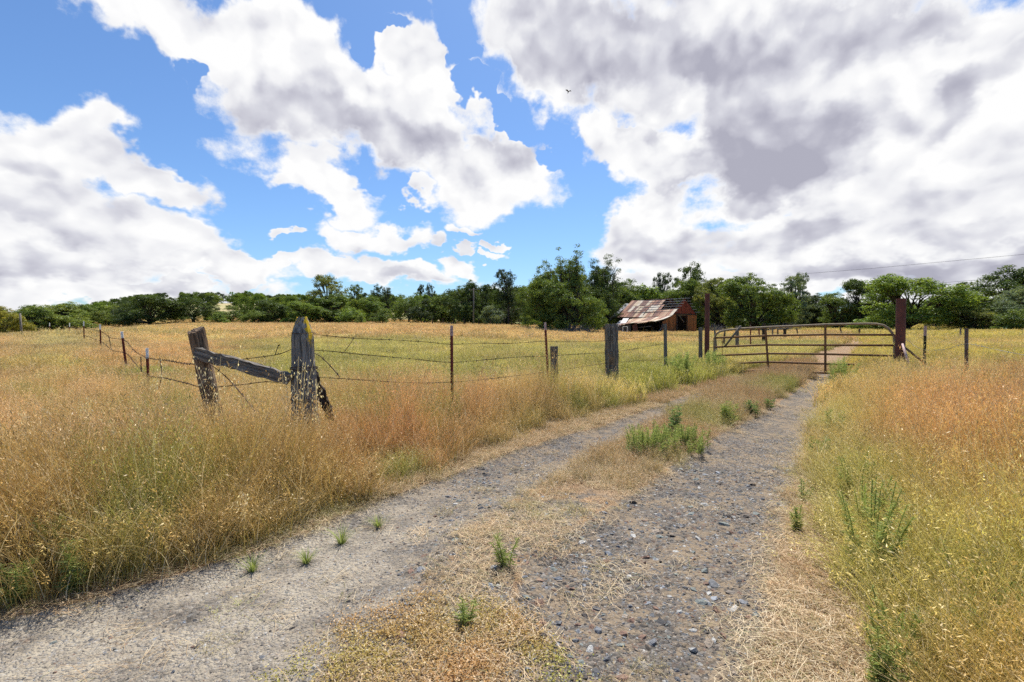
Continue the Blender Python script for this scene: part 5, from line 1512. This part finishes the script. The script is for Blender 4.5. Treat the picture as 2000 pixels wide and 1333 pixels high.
# ------------------------------------------------------------------ small far things
def pole(px, yt, D, r, lab, lean=0, arm=True):
    b = on_ground(px, D); t = W(px + lean, yt, D); root = empty("utility_pole", b)
    mb = MB(); mb.tube([(0, 0, -.3), t - b], [r, r * .75], 10); mb.build("shaft", M_WOODG, root, True)
    if arm:
        mb = MB(); q = (t - b) - Vector((0, 0, .35)); mb.beam(q + Vector((-.8, -.12, .0)), q + Vector((.8, -.12, .12)), .1, .12); mb.build("crossarm", M_WOODG, root)
        for s_ in (-.7, .1, .7):
            mb = MB(); mb.tube([q + Vector((s_, -.12, .08)), q + Vector((s_, -.12, .22))], [.045, .03], 8); mb.build("insulator", M_TWHITE, root)
    tag(root, lab, "utility pole", "utility poles"); return root
pole(925, 563, 78, .13, "grey utility pole with a short crossarm before the dark oaks")
pole(43, 612, 55, .12, "short bare pole leaning left at the far left of the meadow", lean=-4, arm=False)
def brush(px, D, wpx, hpx, seed, lab, m=M_WOODG):
    b = on_ground(px, D); mb = MB(); rr = random.Random(seed); w = wpx * D / F / 2; h = hpx * D / F
    for k in range(230):
        a = rr.uniform(-1, 1); q = Vector((a * w, rr.uniform(-1.2, 1.2), 0)); hh_ = h * (1 - a * a) * rr.uniform(.3, 1)
        st = q + Vector((0, 0, rr.uniform(0, hh_ * .5))); d = Vector((rr.uniform(-1, 1), rr.uniform(-.6, .6), rr.uniform(.1, 1))).normalized() * rr.uniform(.5, 1.3) * h
        e = st + d; e.z = min(e.z, hh_ + .2)
        mid = st.lerp(e, .5) + Vector((rr.uniform(-.1, .1), 0, rr.uniform(-.1, .12)))
        mb.tube([st, mid, e], [.022, .015, .006], 4, caps=False)
    o = mb.build("brush_pile", m); o.location = b
    tag(o, lab, "brush pile", "heaps of dead branches")
M_TWIG = wood_mat("dead_twigs", (.12, .105, .11), (.26, .235, .235), scale=.3)
brush(1130, 57, 62, 26, 1, "grey heap of dead branches under the giant evergreen", M_TWIG)
brush(1398, 72, 50, 20, 2, "grey heap of dead branches right of the barn", M_TWIG)
brush(1524, 66, 56, 22, 3, "grey heap of dead branches behind the middle of the gate", M_TWIG)
GF = "old posts in the pasture beyond the gate"
for i, (px, yt, D, wp, dx, m_, lab) in enumerate([
    (1395, 633, 19, 4, 6, M_WOODG, "leaning pale stick beyond the latch end of the gate"),
    (1416, 642, 24, 4, -3, M_WOODBR, "thin leaning brown post, seen above the gate's left corner"),
    (1440, 637, 21, 7, 0, M_WOODG, "grey post seen behind the leaning prop pole of the gate"),
    (1466, 637, 23, 2.5, 0, M_TRED, "very thin red stake beyond the gate"),
    (1492, 632, 26, 7, 0, M_WOODDK, "dark stout post right behind the gate's left upright"),
    (1482, 642, 34, 3, 2, M_TRED, "small leaning red stake beyond the gate's left upright"),
    (1509, 640, 34, 3, 0, M_WOODG, "thin stake right of the gate's left upright"),
    (1519, 643, 38, 3, 0, M_WOODBR, "short brown stake right of the gate's left upright"),
    (1533, 642, 33, 6, 0, M_WOODDK, "short dark stump between the gate's two uprights"),
    (1556, 642, 36, 3, 4, M_WOODBR, "leaning brown stake between the gate's two uprights"),
    (1641, 641, 40, 3, 4, M_WOODBR, "leaning brown stake right of the gate's second upright"),
    (1679, 643, 38, 4, -3, M_WOODBR, "small brown stump above the track beyond the gate"),
    (1876, 641, 33, 3, 0, M_WOODG, "little grey stake just left of the rightmost steel post")]):
    b = on_ground(px + dx, D); t = W(px, yt, D)
    if t.z - b.z < .5: t.z = b.z + .7
    o = wood_post("old_post", m_, b, t, wp * D / F / 2, wp * D / F / 2 * .85, 70 + i, groove=.1); tag(o, lab, "old post", GF)
for i, (px, D) in enumerate([(845, 76), (865, 76), (886, 76), (907, 75), (935, 75), (958, 74), (985, 73), (999, 72), (1014, 71)]):
    b = on_ground(px, D); o = wood_post("old_post", M_WOODDK, b, b + Vector((0, 0, 1.25)), .09, .08, 90 + i, groove=.1)
    tag(o, "small dark post under the far oaks, %s of the back fence row" % ["leftmost", "second from left", "third from left", "fourth from left", "first past the utility pole", "second past the pole", "third past the pole", "last but one", "rightmost"][i].replace("first past the utility pole", "first past the pole"), "old post", "tiny posts along the back of the meadow")
# overhead lines at the right
for k, pts_ in enumerate([[(1560, 536), (1700, 525), (1850, 511), (2100, 488)], [(1800, 556), (1900, 548), (2100, 533)], [(1810, 560), (1900, 552), (2100, 537)]]):
    mb = MB(); P_ = [W(a, b, 150 - 0.05 * (a - 1560)) for a, b in pts_]
    o0 = P_[0].copy(); mb.tube([p - o0 for p in P_], .035, 5); o = mb.build("power_line", M_WOODDK); o.location = o0
    tag(o, ["highest overhead line crossing the cloud at right", "upper one of the two low overhead lines above the right oaks", "lower one of the two low overhead lines above the right oaks"][k], "power line", "overhead power lines")
# the bird
bp_ = W(1110, 180, 60); mb = MB()
mb.tube([(-.16, 0, 0), (-.08, 0, .01), (.05, 0, 0), (.14, 0, -.02), (.22, 0, -.03)], [.015, .05, .055, .03, .012], 8)
bird = mb.build("bird", M_WOODDK, None, True); bird.location = bp_
mb = MB()
for s_ in (-1, 1): mb.add([(.05, 0, .02), (-.10, 0, .02), (-.18, s_ * .22, .16), (-.08, s_ * .45, .12), (.02, s_ * .24, .17)], [(0, 1, 2, 4), (4, 2, 3)])
mb.build("wings", M_WOODDK, bird); bird.rotation_euler = (0, .4, 2.0)
tag(bird, "small dark bird flying high against the grey cloud", "bird")
